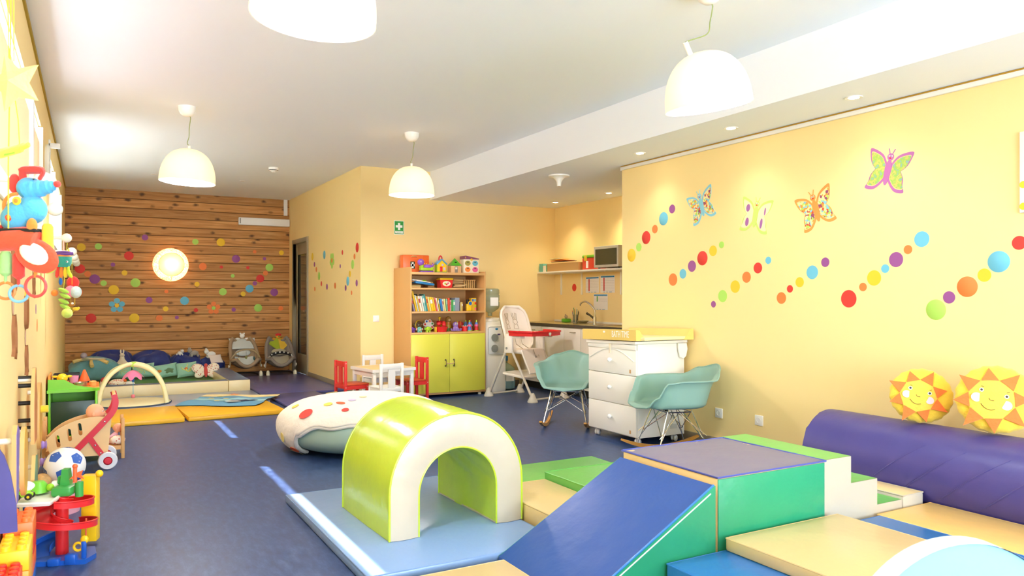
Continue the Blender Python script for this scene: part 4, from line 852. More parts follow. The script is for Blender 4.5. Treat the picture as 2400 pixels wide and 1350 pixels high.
# third shelf : books
zb = SH[1]+.0225
books = [('9A8FA6', 'lilac grey', .013, .165, 14), ('F2BE22', 'tall yellow', .016, .255, 13), ('C9D3C4', 'grey green', .012, .20, 13), ('E2B93A', 'mustard', .010, .19, 13), ('EFE2CC', 'cream', .018, .19, 13), ('F0E3D0', 'ivory', .014, .19, 12), ('7DBDB4', 'turquoise', .018, .195, 12), ('3C9A92', 'teal', .009, .215, 12), ('EDA640', 'orange yellow', .016, .185, 12), ('E9E08A', 'pale lemon', .014, .18, 12), ('F3C61E', 'bright yellow', .026, .175, 12), ('EFBE2A', 'golden', .014, .172, 12), ('E07A7A', 'coral', .011, .172, 11), ('EADFC8', 'off-white', .010, .165, 11), ('CBB02A', 'olive yellow', .010, .165, 10), ('2F7FC0', 'blue', .018, .155, 8), ('D9D0C4', 'pale grey', .012, .15, 7), ('EFE08A', 'straw', .014, .155, 6), ('8DC8A0', 'mint', .010, .155, 3), ('E8512E', 'red orange', .016, .165, 1), ('E59AA0', 'pink', .010, .14, 0), ('4CA050', 'grass green', .022, .14, 0), ('6DB89A', 'sea green', .018, .14, 0), ('9098A8', 'grey blue wide', .048, .168, 0), ('3A342E', 'dark', .008, .12, 0), ('DCCB7A', 'sand', .012, .11, 0), ('C8A24A', 'ochre', .012, .11, 0)]
x = 3.478; ordn = ['first', 'second', 'third', 'fourth', 'fifth', 'sixth', 'seventh', 'eighth', 'ninth', 'tenth', 'eleventh', 'twelfth', 'thirteenth', 'fourteenth', 'fifteenth', 'sixteenth', 'seventeenth', 'eighteenth', 'nineteenth', 'twentieth']
for i, (c, nm, w_, h_, ln) in enumerate(books):
    # lean is to the left (top towards -x); the base edge stands on the shelf
    o = thing('book', '%s book on the middle shelf, %s' % (nm, 'leaning to the left' if ln > 5 else 'standing upright'), 'book', (x, 8.665, zb), rot=(0, R(-ln), 0), group='books on the middle shelf')
    w_ *= 1.25
    cm = mat('book_'+c, c, .5); dpt = .13+.02*(i % 3)
    x0_ = .0
    B().box(0, w_, -.0, dpt, .0, h_, cm, .0012).out('cover', o); B().box(.0015, w_-.0015, .004, dpt+.001, h_-.001, h_+.0005, P_('pages', 'F2EAD8', .8)).out('pages', o)
    if i % 2 == 0: B().box(.002, w_-.002, -.0008, 0, h_*.55, h_*.82, mat('spine_'+('a' if i % 4 else 'b'), 'F6F0E0' if i % 4 else 'B8402E', .5)).out('spine_label', o)
    x += (w_+.0012)/cos(R(ln))+(.004 if ln > 10 else .001)
    if i+1 < len(books) and books[i+1][4] < ln: x += .006*(ln-books[i+1][4])*.5
t = thing('book', 'dark wide book lying behind the leaning books at the left', 'book', (3.50, 8.84, zb)); B().box(0, .09, 0, .02, 0, .215, P_('darkgreen', '33402E', .5), .002).out('cover', t)
t = thing('block_box', 'colourful building block box standing on the middle shelf', 'toy box', (4.28, 8.70, zb)); B().box(.0, .07, 0, .08, 0, .165, P_('bb', 'E8B92A', .4), .003).out('box', t)
for k, (c, x_, z) in enumerate(((t_sky, .04, .12), (t_red, .045, .08), (t_lime, .045, .045), (t_pink, .045, .01), (t_blue, .008, .12))): B().box(x_, x_+.022, -.001, 0, z, z+.03, c).out('printed_block', t)
t = thing('magnifier_toy', 'toy with a round yellow magnifier ring on the middle shelf', 'toy', (4.245, 8.68, zb)); B().box(-.045, .02, -.01, .03, 0, .09, t_yel, .004).out('handle_block', t); B().ring((.0, -.018, .095), .028, .005, t_yel, (R(90), 0, 0)).out('ring', t); B().lathe([(0, .001), (.026, .001), (.026, 0)], t_blue, 20, TR((0, -.012, .095), (R(90), 0, 0))).out('lens', t); B().box(-.04, .0, .0, .03, .09, .145, t_black, .005).out('dark_top', t)
# fourth shelf
zs = SH[0]+.0225
def critter(label, x, body, ear, r=.032, name='toy_animal', y=8.66):
    t = thing(name, label, 'toy', (x, y, zs), group='bath animals on the lower shelf')
    B().sph((0, 0, r*1.15), r, body, (1.05, 1, .95)).out('body', t)
    for sx in (-1, 1):
        for sy in (-1, 1): B().cyl((sx*r*.5, sy*r*.4, 0), (sx*r*.5, sy*r*.4, r*.6), r*.3, body).out('leg', t)
        B().sph((sx*r*1.15, 0, r*1.25), r*.5, ear, (.8, .4, 1)).out('ear', t)
        B().sph((sx*r*.35, -r*.93, r*1.4), r*.1, t_black).out('eye', t)
    B().sph((0, -r*.95, r*1.0), r*.3, ear, (1.2, .5, .8)).out('snout', t)
critter('small purple toy animal at the left end of the lower shelf', 3.452, t_pur, P_('plumdark', '5C2E80'))
critter('mint toy elephant with pink ears on the lower shelf', 3.548, t_mint, P_('peach', 'F09A80')); critter('lime green toy pig on the lower shelf', 3.662, t_lime, P_('limed', '8FBE24'), .034)
t = thing('rattle_globe', 'clear globe rattle with coloured beads at the back of the lower shelf', 'toy', (3.60, 8.83, zs)); B().sph((0, 0, .085), .052, mat('globe_clear', 'D8C8A0', .05, trans=.85)).out('globe', t); B().cyl((0, 0, 0), (0, 0, .08), .009, t_lime).out('stem', t); B().sph((.01, 0, .09), .014, t_red).sph((.025, 0, .08), .01, t_orange).out('beads', t); B().ring((0, 0, .085), .054, .006, t_yel, (R(90), 0, R(30))).out('rim', t)
t = thing('flower_rattle', 'white flower shaped rattle wheel with coloured dots on the lower shelf', 'toy', (3.735, 8.80, zs), rot=(R(-12), 0, 0))
b_ = B(); b_.lathe([(0, .008), (.04, .008), (.04, -.008), (0, -.008)], t_white, 20, TR((0, 0, .085), (R(90), 0, 0)))
for k in range(7): a = 2*pi*k/7+.3; b_.lathe([(0, .008), (.022, .008), (.022, -.008), (0, -.008)], t_white, 16, TR((.052*cos(a), 0, .085+.052*sin(a)), (R(90), 0, 0)))
b_.out('wheel', t)
for k, c in enumerate((t_grn, t_orange, t_blue, t_red, t_blue, t_pur, t_red)): a = 2*pi*k/7+.3; B().sph((.052*cos(a), -.009, .085+.052*sin(a)), .013, c, (1, .3, 1)).out('coloured_dot', t)
t = thing('toy_bowl', 'red toy bowl holding shiny red balls on the lower shelf', 'bowl', (3.85, 8.68, zs)); B().lathe([(0, 0), (.06, 0), (.085, .065), (.078, .065), (.055, .008), (0, .008)], t_red, 28).out('bowl', t); B().box(-.09, -.075, -.03, .03, 0, .062, t_yel, .004).out('yellow_side', t)
for x, y, z, nm in ((-.035, 0, .10, 'left red ball in the red toy bowl'), (.03, -.015, .085, 'front red ball in the red toy bowl'), (.045, .03, .105, 'rear red ball in the red toy bowl')): simple('toy_ball', nm, 'ball', B().sph((0, 0, 0), .028, t_red), (3.85+x, 8.68+y, zs+z), grp='balls in the red bowl')
t = thing('ring_stacker', 'rainbow ring stacker with a yellow knob behind the red bowl', 'toy', (3.905, 8.86, zs))
for k, (c, r_) in enumerate(((t_grn, .048), (t_lime, .05), (t_yel, .052), (t_orange, .05), (t_red, .047))): B().ring((0, 0, .016+k*.026), r_-.018, .015, c).out('ring', t)
B().cyl((0, 0, 0), (0, 0, .16), .009, t_yel).sph((0, 0, .17), .018, t_yel).out('peg', t)
t = thing('nesting_bear', 'tall brown and yellow stacking bear at the back of the lower shelf', 'toy', (4.045, 8.9, zs))
for k, (c, r_) in enumerate((('6E8A3A', .045), ('D8B838', .042), ('D98A2E', .038))): B().lathe([(0, 0), (r_, 0), (r_*.9, .038), (0, .038)], P_('nb%d' % k, c), 24, TR((0, 0, k*.038))).out('cup', t)
B().sph((0, 0, .145), .04, P_('bear', 'A8803A', .6), (1, 1, 1.1)).sph((0, -.035, .14), .018, P_('bearface', 'E2C48A', .6)).out('head', t)
t = thing('toy_octopus', 'purple toy octopus with big eyes on the lower shelf', 'toy', (4.05, 8.69, zs)); om = P_('octo', '9A7AC0')
B().sph((0, 0, .085), .036, om, (1, 1, 1.05)).out('head', t)
for s in (-1, 1): B().sph((s*.012, -.032, .098), .011, t_white).sph((s*.012, -.042, .098), .005, t_black).out('eye', t)
for k in range(6): a = R(200+k*28); B().tube(bez([(.02*cos(a), .02*sin(a), .055), (.04*cos(a), .04*sin(a), .02), (.065*cos(a), .055*sin(a), .015), (.075*cos(a), .06*sin(a), .04)], 5), [.013]*8+[.009]*8, om, 8).out('tentacle', t)
t = thing('toy_cup', 'small red toy cup with a white rim on the lower shelf', 'cup', (4.175, 8.68, zs)); B().lathe([(0, 0), (.034, 0), (.036, .065), (.032, .065), (.03, .005), (0, .005)], t_red, 24).out('cup', t)
for k in range(8): B().sph((.036*cos(k*pi/4), .036*sin(k*pi/4), .067), .006, t_white).out('rim_bead', t)
t = thing('bead_blocks', 'coloured wooden bead blocks at the back right of the lower shelf', 'toy', (4.19, 8.88, zs)); 
for k, c in enumerate((t_yel, t_red, t_orange, t_red)): B().box(-.05+k*.025, -.028+k*.025, -.02, .02, 0, .12-.01*(k % 2), c, .003).out('block', t)
def pin(label, x, y, c1, c2, cap, h=1):
    t = thing('stacking_skittle', label, 'skittle', (x, y, zs), group='stacking skittles on the lower shelf')
    B().lathe([(0, 0), (.033, 0), (.033, .01), (0, .01)], t_lime, 24).out('foot', t); B().lathe([(.028, .01), (.018, .06), (0, .06)], c1, 24).out('lower_cone', t)
    B().lathe([(0, .06), (.026, .06), (.026, .085), (0, .085)], c2, 24).out('band', t); B().lathe([(0, .085), (.024, .085), (.012, .115), (0, .118)], P_('pinblue', '5C86C8'), 24).out('upper_cone', t); B().lathe([(0, .115), (.009, .115), (.009, .14), (0, .142)], cap, 16).out('cap', t)
pin('blue stacking skittle with a red band, left of the group on the lower shelf', 4.24, 8.68, P_('pinblue', '5C86C8'), t_pink, t_lime); pin('red stacking skittle at the front right of the lower shelf', 4.345, 8.69, t_red, t_pink, t_lime)
pin('stacking skittle with a red cap behind the front ones', 4.31, 8.79, t_pink, t_sky, t_red); pin('stacking skittle with a green cap at the back of the skittle group', 4.26, 8.83, t_red, t_sky, t_lime)
# ================================================================ PLAY CORNER BY THE PINE WALL
sl = vinyl('vinyl_mat_bluegrey', '8E9AB4', .3)
mat_pad('gym_mat', 'violet blue mat in front of the two bouncers by the door', 1.87, 2.93, 9.75, 12.0, 0, .03, v_navymat)
mat_pad('gym_mat', 'violet blue mat beside the yellow mats, left of the childrens table', 1.93, 2.55, 8.45, 9.74, 0, .03, vinyl('vinyl_violet2', '56588E', .32))
mat_pad('gym_mat', 'blue grey mat under the baby gym, between the yellow mats and the platform', -.3, 1.84, 9.06, 10.2, 0, .035, sl)
mat_pad('gym_mat', 'yellow floor mat on the left, behind the wooden pram', -.18, .825, 8.12, 9.04, 0, .05, v_ylw, rz=R(0))
mat_pad('gym_mat', 'yellow floor mat on the right with sunlight at its front edge', .84, 1.80, 8.15, 9.02, 0, .05, vinyl('vinyl_yellow2', 'F0B62C', .35), rz=R(2.5))
mat_pad('gym_mat', 'small lime green mat edge by the green toy kitchen', -.3, .3, 9.045, 9.058, 0, .048, v_leaf, bev=.001) if False else None
# platform: a frame of cream foam bars with blue tops around a green floor
def bar(label, x0, x1, y0, y1):
    t = thing('foam_bar', label, 'foam block', ((x0+x1)/2, (y0+y1)/2, 0)); dx, dy = (x1-x0)/2, (y1-y0)/2
    B().box(-dx, dx, -dy, dy, 0, .168, v_cream2, .012).out('body', t); B().grid(lambda u, v: (-dx+.004+(2*dx-.008)*u, -dy+.004+(2*dy-.008)*v, .169+.004*sin(pi*u)*sin(pi*v)), 14, 14, v_bluet).out('top_cover', t)
v_cream2, v_bluet, v_gfloor = vinyl('vinyl_cream2', 'EBD9A8'), vinyl('vinyl_blue_top', '5B7396', .3), vinyl('vinyl_green_floor', '4C8A3C', .4)
bar('long cream foam bar with a blue top at the front of the play platform', -.29, 1.56, 10.25, 10.42); bar('cream foam bar with a blue top on the right side of the play platform', 1.565, 1.83, 10.25, 12.1)
mat_pad('gym_mat', 'green mat floor inside the foam bars, under the teal pillows', -.29, 1.56, 10.43, 12.95, 0, .06, v_gfloor)
# sea play mat
t = thing('sea_play_mat', 'thin blue sea play mat with an orca and a sandy edge, on the yellow mat', 'play mat', (1.41, 9.17, .056), R(-28))
b_ = B(); sw1, sw2, sw3 = cloth('sea_blue', '3D93BE'), cloth('sea_light', '8CC9D6'), cloth('sea_sand', 'F2DB96')
hw_, hh_ = .43, .47
def seam(u, v): x, y = -hw_+2*hw_*u, -hh_+2*hh_*v; return (x*(1+.05*sin(v*9)), y+.03*sin(u*7), .004+.014*max(0, sin(u*8+v*5))*(v*(1-v)*4)+.05*max(0, u-.75)*(1 if v > .5 else 0)*0)
for i, (va, vb, m) in enumerate(((0, .42, sw1), (.42, .6, sw2), (.6, .78, sw1), (.78, 1, sw3))):
    B().grid(lambda u, v: seam(u, va+(vb-va)*v+.03*sin(u*11+i)*(1 if (v == 1 and vb < 1) or (v == 0 and va > 0) else 0)), 40, 6, m).out('printed_band', t)
B().grid(lambda u, v: tuple(V(seam(u, v))+V((0, 0, -.0055))), 20, 12, mat('mat_back', '3A3A44', .8)).out('backing', t)
od = mat('orca_navy', '26365A', .7)
def flat(pts, m, nm, dz=.02): B().prism([(x*.72, y) for x, y in pts], .002, m, TR((0, 0, dz))).out(nm, t)
flat([(.05, -.22), (.2, -.27), (.38, -.2), (.5, -.12), (.42, -.1), (.36, -.13), (.3, -.1), (.24, -.14), (.1, -.13)], od, 'orca_body'); flat([(.04, -.25), (.1, -.29), (.3, -.26), (.22, -.22), (.08, -.21)], t_white, 'orca_belly', .0225)
for x, y in ((-.3, .02), (-.05, -.02), (-.1, -.2), (-.25, .18)): flat(arc(x, y, .045, 0, 330, 12, .02), mat('fish_yellow', 'E8CF6A', .7), 'fish')
flat([(-.1+.09*cos(k*.628)*(1 if k % 2 else .45), .36+.05*sin(k*.628)*(1 if k % 2 else .45)) for k in range(10)], t_orange, 'starfish', .022)
# baby gym
t = thing('baby_gym', 'cream baby gym with two crossed padded arches on a quilted mat', 'baby gym', (.43, 9.55, .036))
gm_ = mat('gym_cream', 'EDE6B4', .8, bump=.2, bs=25); gs = mat('gym_mat_beige', 'EADFB4', .85, bump=.4, bs=14)
B().lathe([(0, .028), (.30, .03), (.37, .024), (.40, .008), (.38, 0), (0, 0)], gs, 40, TR((0, 0, .002), (0, 0, 0), (1.0, .95, 1))).out('quilted_mat', t)
B().ring((0, 0, .008), .395, .008, mat('gym_edge', '4A5568', .7), sc=(1, .95, 1)).out('mat_edge', t)
for q, (x, y) in enumerate(((.33, -.26), (.35, .22))):
    p = [(-x, -y, .02), (-x*.88, -y*.88, .22), (-x*.55, -y*.55, .38), (0, 0, .44+.015*q), (x*.55, y*.55, .38), (x*.88, y*.88, .22), (x, y, .02)]
    B().tube(bez(p, 8), .024 if q == 0 else .022, gm_, 12).out('arch', t)
B().box(-.03, .03, -.03, .03, .42, .475, P_('gymlime', 'B4DA50', .7), .01).out('arch_clip', t)
t = thing('hanging_flower_toy', 'pink petal toy hanging under the baby gym arches', 'toy', (.43, 9.55, .43))
B().cyl((0, 0, 0), (0, 0, .06), .004, P_('gymlime', 'B4DA50', .7)).out('loop', t)
pt = cloth('petal_pink', 'EE82AC')
b_ = B(); b_.grid(lambda u, v: (.11*v*cos(2*pi*u)*(1+.12*cos(14*pi*u)), .11*v*sin(2*pi*u)*(1+.12*cos(14*pi*u)), -.015-.085*v**2*(1+.25*cos(14*pi*u))), 84, 8, pt, True); b_.out('petal_skirt', t, ang=180)
B().cyl((0, 0, -.30), (0, 0, -.03), .003, P_('cordblue', '5AB4D4', .6)).out('cord', t); B().sph((0, 0, -.125), .02, t_blue, (.8, .8, 1.4)).out('bead', t); B().sph((0, 0, -.31), .022, P_('pinkball', 'DE7A8A', .6)).out('ball', t)
# teal and navy cushions
navy = mat('cushion_navy', '27357A', .6, bump=.5, bs=5, sheen=.2); tealc = cloth('cushion_teal', '6E9FA4', .1); sg_ = cloth('pillow_seafoam', '97C4AC', .06)
def blob(name, label, cat, loc, sx, sy, sz, m, rz=0, wr=.05, seed=0, rot=None, part='cover'):
    t = thing(name, label, cat, loc, rz, rot=rot); rnd = random.Random(seed); ph = [rnd.uniform(0, 6) for _ in range(6)]
    def f(u, v):
        a = 2*pi*u; b = -pi/2+pi*v; P = lambda x, e: math.copysign(abs(x)**e, x)
        k = 1+wr*(sin(3*a+ph[0]+4*v)+.6*sin(7*a+ph[1]-6*v)+.5*sin(11*v+ph[2]+2*a))*cos(b)
        return (sx*P(cos(b), .7)*P(cos(a), .75)*k, sy*P(cos(b), .7)*P(sin(a), .75)*k, max(0, sz*.5+sz*.5*P(sin(b), .8)*(1+wr*1.5*sin(2*a+ph[3])*(sin(b) > 0))))
    B().grid(f, 64, 28, m, True).out(part, t, ang=80); return t
blob('floor_cushion', 'big crumpled teal cushion in the left corner by the pine wall', 'cushion', (.06, 12.12, .062), .30, .30, .33, tealc, seed=3, wr=.08)
for i, (x, w_, h_, nm) in enumerate(((.28, .34, .36, 'navy blue cushion behind the teal one, at the left'), (.84, .30, .34, 'crumpled navy blue cushion behind the white bunny'), (1.32, .26, .29, 'navy blue cushion behind the small plush animals'), (1.68, .22, .24, 'navy blue cushion at the right end of the row'))):
    blob('floor_cushion', nm, 'cushion', (x, 12.78, .062), w_*.88, .15, h_, navy, seed=10+i, wr=.12)
def pillow(label, x, y, w_, h_, lean, roll, extra):
    t = thing('throw_pillow', label, 'pillow', (x, y, .063+.012), rot=(0, 0, 0), group='embroidered seafoam pillows on the play platform')
    M = TR((0, 0, h_/2), (R(90-lean), R(roll), 0)); B().pillow(w_, h_, .09, sg_, M).out('cover', t); b_ = B()
    on = lambda a, b, e=.002: M @ V((a*w_/2, b*h_/2, .045*max(0, (1-a**4)*(1-b**4))**.5+e))
    extra(t, on); return t
def rays(t, on):
    for k in range(9): a = k*.7; B().tube([on(.12*cos(a), .12*sin(a)), on(.3*cos(a), .3*sin(a)), on(.6*cos(a), .55*sin(a))], .004, cloth('thread_yellow', 'D9D06A'), 6).out('embroidered_ray', t)
def tick(t, on):
    rays(t, on)
    for k in range(5): B().tube([on(.6, .7-.22*k), on(.72, .68-.22*k)], .003, cloth('thread_grey', '5E6A60'), 6).out('stitch', t)
def turtle(t, on):
    c = cloth('applique_green', '6E8A62'); o_c = cloth('applique_orange', 'D9853A')
    for a, b, r_, m, nm in ((.25, -.2, .045, c, 'turtle_shell'), (-.6, -.1, .03, o_c, 'orange_shape')):
        p = on(a, b); B().sph(tuple(p), r_, m, (1.1, .25, .8)).out(nm, t)
    for da, db in ((-.3, .12), (-.22, -.25), (.2, -.28), (.26, .12), (-.02, .3)): p = on(.25+da, -.2+db); B().sph(tuple(p), .014, c, (1.4, .4, .8)).out('turtle_limb', t)
def coral(t, on):
    c = cloth('thread_lemon', 'E4D86A'); 
    for pts in ([(-.5, .3), (-.45, 0), (-.1, -.25), (.1, -.45)], [(-.1, -.25), (-.05, .2), (.1, .6)], [(.1, -.45), (.3, 0), (.7, .3)], [(.2, -.4), (.5, -.1), (.6, -.1)]): B().tube([on(a, b) for a, b in pts], .006, c, 6).out('embroidered_coral', t)
    B().sph(tuple(on(-.1, .02)), .02, cloth('applique_coral', 'DD7A4A'), (1.2, .3, 1)).out('embroidered_fish', t)
pillow('seafoam pillow with yellow embroidered rays, leftmost of the four', .38, 12.12, .30, .22, 20, 3, rays)
pillow('seafoam pillow with dark stitches, behind the pink hanging toy', .68, 12.14, .30, .21, 20, -3, tick)
pillow('seafoam pillow with a green turtle patch', .97, 12.0, .31, .20, 22, -8, turtle)
pillow('seafoam pillow with yellow coral embroidery, rightmost of the four', 1.24, 11.92, .28, .22, 22, -5, coral)
# butterfly cushion
t = thing('butterfly_cushion', 'butterfly cushion with patterned wings and a red body on the platform', 'cushion', (1.47, 11.68, .075), rot=(R(-20), 0, 0))
pat = bpy.data.materials.new('wing_print'); pat.use_nodes = True; N, L = pat.node_tree.nodes, pat.node_tree.links; b = N['Principled BSDF']; b.inputs['Roughness'].default_value = .9
tc = N.new('ShaderNodeTexCoord'); vo = N.new('ShaderNodeTexVoronoi'); vo.inputs['Scale'].default_value = 42; L.new(tc.outputs['Object'], vo.inputs[0]); cr = N.new('ShaderNodeValToRGB'); cr.color_ramp.interpolation = 'CONSTANT'
cr.color_ramp.elements[0].color = lin('C8503C'); cr.color_ramp.elements[1].position = .3; cr.color_ramp.elements[1].color = lin('EFE2CC'); L.new(vo.outputs['Distance'], cr.inputs[0]); L.new(cr.outputs[0], b.inputs['Base Color'])
for s in (-1, 1):
    b_ = B(); b_.sph((s*.10, 0, .14), .085, pat, (1.1, .35, .85), (0, s*R(-25), 0)).sph((s*.085, 0, .055), .065, pat, (1.1, .35, .8), (0, s*R(20), 0)); b_.out('wing', t)
B().sph((0, -.01, .09), .03, cloth('body_red', 'D0504A'), (.9, .8, 2.9)).sph((0.005, -.01, .185), .026, MC['body_red']).out('body', t)
# small plush animals on the cushions
pc_, pw_, pgy = cloth('plush_cream', 'EFE0C2'), cloth('plush_white', 'F2EDE2'), cloth('plush_grey', 'A9A196')
t = thing('plush_bunny', 'cream bunny comforter sitting upright on the navy cushions', 'plush toy', (.42, 12.56, .255))
B().lathe([(.0, 0), (.11, 0), (.06, .03), (.035, .07), (.03, .10), (0, .11)], pc_, 20).out('body', t); B().sph((0, 0, .125), .034, pc_).out('head', t)
for s in (-1, 1): B().sph((s*.018, 0, .18), .012, pc_, (1, .6, 2.6)).out('ear', t); B().sph((s*.012, -.032, .13), .003, t_black).out('eye', t)
B().sph((0, -.034, .118), .004, t_black).out('nose', t)
t = thing('plush_comforter', 'cream flat animal comforter spread over the big teal cushion', 'plush toy', (.0, 12.0, .385))
B().pillow(.30, .22, .03, pc_, TR((.04, -.06, -.01), (R(-14), R(6), .3))).out('cloth', t); B().sph((-.07, .03, .045), .042, P_('lavgrey', 'A8A0AE', .8)).out('head', t)
for x, y, z in ((-.2, -.08, -.03), (.22, -.16, -.05), (.03, -.26, -.085)): B().tube(bez([(.02, -.04, 0), (x*.6, y*.7, z*.5+.005), (x, y, z)], 5), [.02]*6+[.026]*5, P_('paw', 'E8C47A', .8), 8).out('paw', t)
def plush(label, loc, m, m2, sc, rz=0, ears=1, name='plush_animal'):
    t = thing(name, label, 'plush toy', loc, rz); B().sph((0, 0, .04*sc), .045*sc, m, (1.3, .8, .8)).out('body', t); B().sph((-.06*sc, -.01, .075*sc), .03*sc, m2).out('head', t)
    for x, y in ((-.04, -.03), (.04, -.03), (-.04, .03), (.05, .03)): B().sph((x*sc, y*sc, .01*sc), .014*sc, m, (1, 1, 1.5)).out('leg', t)
    for s in (-1, 1): B().sph((-.06*sc, s*.022*sc, (.10 if ears else .08)*sc), .011*sc, m2, (1, 1, 1.7)).out('ear', t)
    B().sph((-.088*sc, -.01, .07*sc), .006*sc, t_black).out('nose', t); return t
plush('tiny white lamb plush on the navy cushion, left of the grey one', (1.22, 12.70, .345), pw_, pw_, .75, 2.2); plush('grey donkey plush lying on the navy cushion', (1.42, 12.66, .325), pgy, pgy, 1.15, .2)
t = plush('white goat comforter draped over the right navy cushion', (1.66, 12.60, .30), pw_, pw_, 1.2, .1, name='plush_comforter'); B().pillow(.20, .16, .025, P_('comfpink', 'EADCD0', .9), TR((.05, -.09, -.02), (R(50), 0, .2))).out('blanket', t)
# doll, toys on the platform front
t = thing('rag_doll', 'rag doll in a spotted dress lying by the platform edge', 'doll', (.32, 11.0, .065)); B().sph((0, 0, .06), .075, pat, (1.5, 1, .8)).out('dress', t); B().sph((-.15, .02, .10), .05, P_('dollred', 'C23A44', .8)).out('hood', t); B().sph((-.19, .0, .05), .028, P_('dollear', 'E8B7A8', .8), (.6, .6, 2)).out('ear', t)
B().sph((.13, -.02, .045), .05, P_('dottywhite', 'F2ECE4', .8), (1.4, .6, .8)).out('sleeve', t); B().sph((.08, -.05, .1), .02, t_orange).out('flower', t)
t = thing('toy_boat', 'yellow and orange toy boat on the green platform mat', 'toy', (.90, 10.6, .061)); B().sph((0, 0, .03), .05, t_yel, (2.0, .8, .55)).out('hull', t); B().sph((.03, 0, .05), .035, t_orange, (1.3, .8, .5)).out('deck', t)
t = thing('soft_book', 'pale blue soft book lying on the green platform mat', 'book', (1.16, 10.62, .061), .1); B().box(-.14, .14, -.06, .06, 0, .02, P_('bookblue', 'A9BFD8', .7), .006).out('cover', t); B().box(-.1, .0, -.062, .03, .02, .024, t_black).out('picture', t)
t = thing('toy_fruit', 'orange soft fruit toy beside the rag doll', 'toy', (.56, 10.55, .061)); B().sph((0, 0, .035), .04, t_orange, (1.3, 1, .85)).out('fruit', t); B().sph((-.03, 0, .065), .012, t_grn).out('leaf', t)
t = thing('toy_crab', 'yellow and green soft crab toy under the pink hanging toy', 'toy', (.70, 10.55, .061)); B().sph((0, 0, .035), .045, t_lime, (1.3, 1, .75)).out('body', t); B().sph((-.05, 0, .03), .02, t_yel).sph((.05, 0, .03), .02, t_orange).out('claws', t)
# bouncers
def bouncer(label, loc, rz, fab, pad, kind):
    t = thing('baby_bouncer', label, 'baby bouncer', loc, rz, 'baby bouncers by the door')   # faces -Y
    f = B()
    f.tube(bez([(-.20, -.22, .03), (-.22, .05, .02), (-.17, .22, .03), (0, .26, .035), (.17, .22, .03), (.22, .05, .02), (.20, -.22, .03)], 6), .013, blk, 8).out('base_frame', t)
    for s in (-1, 1): B().sph((s*.205, -.22, .045), .042, P_('shoe', 'E9E2C8', .5), (.7, 1.1, 1.3)).out('foot_cap', t)
    def sh(u, v):
        a = (u-.5)*2; yy = -.24+.50*v; z = .13+.04*(1-v)+.40*max(0, v-.32)**1.15/.68; w_ = .22*(1-.28*(2*v-1)**4)*(1-.15*v)
        return (a*w_, yy+.0-.06*a*a*v, z+.11*a*a*(1-.3*v))
    B().grid(sh, 20, 24, fab).grid(lambda u, v: tuple(V(sh(u, v))+V((0, .03, -.035))), 20, 24, fab).tube([sh(0, i/12) for i in range(13)]+[sh(i/8, 1) for i in range(1, 8)]+[sh(1, 1-i/12) for i in range(13)]+[sh(1-i/8, 0) for i in range(1, 8)], .028, fab, 10, True).out('seat_shell', t)
    B().grid(lambda u, v: tuple(V(sh(.16+.68*u, .08+.50*v))+V((0, -.012, .018*(1-(2*u-1)**4)))), 12, 12, pad).out('seat_pad', t)
    B().sph(tuple(V(sh(.5, .72))+V((0, -.04, .02))), .10, pad if kind else MC['pad_silver'], (1.15, .35, .65), (R(-42), 0, 0)).out('head_pillow', t)
    arch = [(-.23, -.08, .16), (-.21, -.12, .30), (-.12, -.15, .40), (0, -.16, .43), (.12, -.15, .40), (.21, -.12, .30), (.23, -.08, .16)]
    if kind: arch = [(x, y, z*.86) for x, y, z in arch]
    B().tube(bez(arch, 6), .012, P_('archtan', 'A8926A', .6) if not kind else P_('archgrey', 'BDB2A4', .6), 8).out('toy_arch', t)
    if kind:
        dk = mat('spotted_black', '1C1B1A', .8); b_ = bez(arch, 6)[10:27]; B().tube(b_, .021, dk, 10).out('spotted_sleeve', t)
        for i in range(1, 17, 3): p = b_[i]; B().sph((p.x, p.y-.015, p.z+.006), .013, t_white, (1, .6, 1)).out('white_spot', t)
    else:
        for x, z, c, nm in ((-.11, .28, 'DFD8A8', 'hanging_giraffe'), (.0, .31, '8A8A52', 'hanging_star'), (.12, .29, '3E5A5A', 'hanging_pod')): B().tube([(x, -.15, .40), (x, -.15, z+.03)], .002, blk, 5).sph((x, -.15, z), .022, P_('h'+nm, c, .6), (.8, .8, 1.3)).out(nm, t)
    for s in (-1, 1): B().cyl((s*.235, -.08, .17), (s*.25, -.08, .17), .022, P_('shoe', 'E9E2C8', .5)).out('hinge', t)
    return t
mat('pad_silver', 'C9CEC9', .85)
fab1, fab2 = mat('bouncer_taupe', '9C8468', .9, bump=.3, bs=50), mat('bouncer_grey', '8A7F74', .9, bump=.3, bs=50)
bouncer('taupe baby bouncer with a toy arch and grey cover, left one of the two', (2.11, 12.34, 0), R(2), fab1, MC['pad_silver'], 0)
bouncer('grey baby bouncer with a black and white spotted sleeve, right one by the door', (2.64, 12.28, .0), R(-4), fab2, P_('padstone', 'ACA28A', .85), 1)
t = thing('plush_comforter', 'pale grey comforter with a white bear head over the left bouncer', 'plush toy', (2.12, 12.57, .515)); B().pillow(.40, .26, .03, MC['pad_silver'], TR((0, -.05, -.01), (R(38), 0, 0))).out('blanket', t); B().sph((0.0, 0, .11), .038, pw_).out('head', t)
for s in (-1, 1): B().sph((s*.028, 0, .145), .013, pw_).out('ear', t); B().sph((s*.07, -.01, .065), .02, pw_, (1.7, .8, .8)).out('arm', t)
t = thing('plush_comforter', 'lime and yellow square comforter with a red-hatted head over the right bouncer', 'plush toy', (2.67, 12.52, .505))
M = TR((0, -.06, -.02), (R(42), 0, 0)); dia = [(-.2, .02), (0, -.18), (.0, .13), (-.1, .12)]
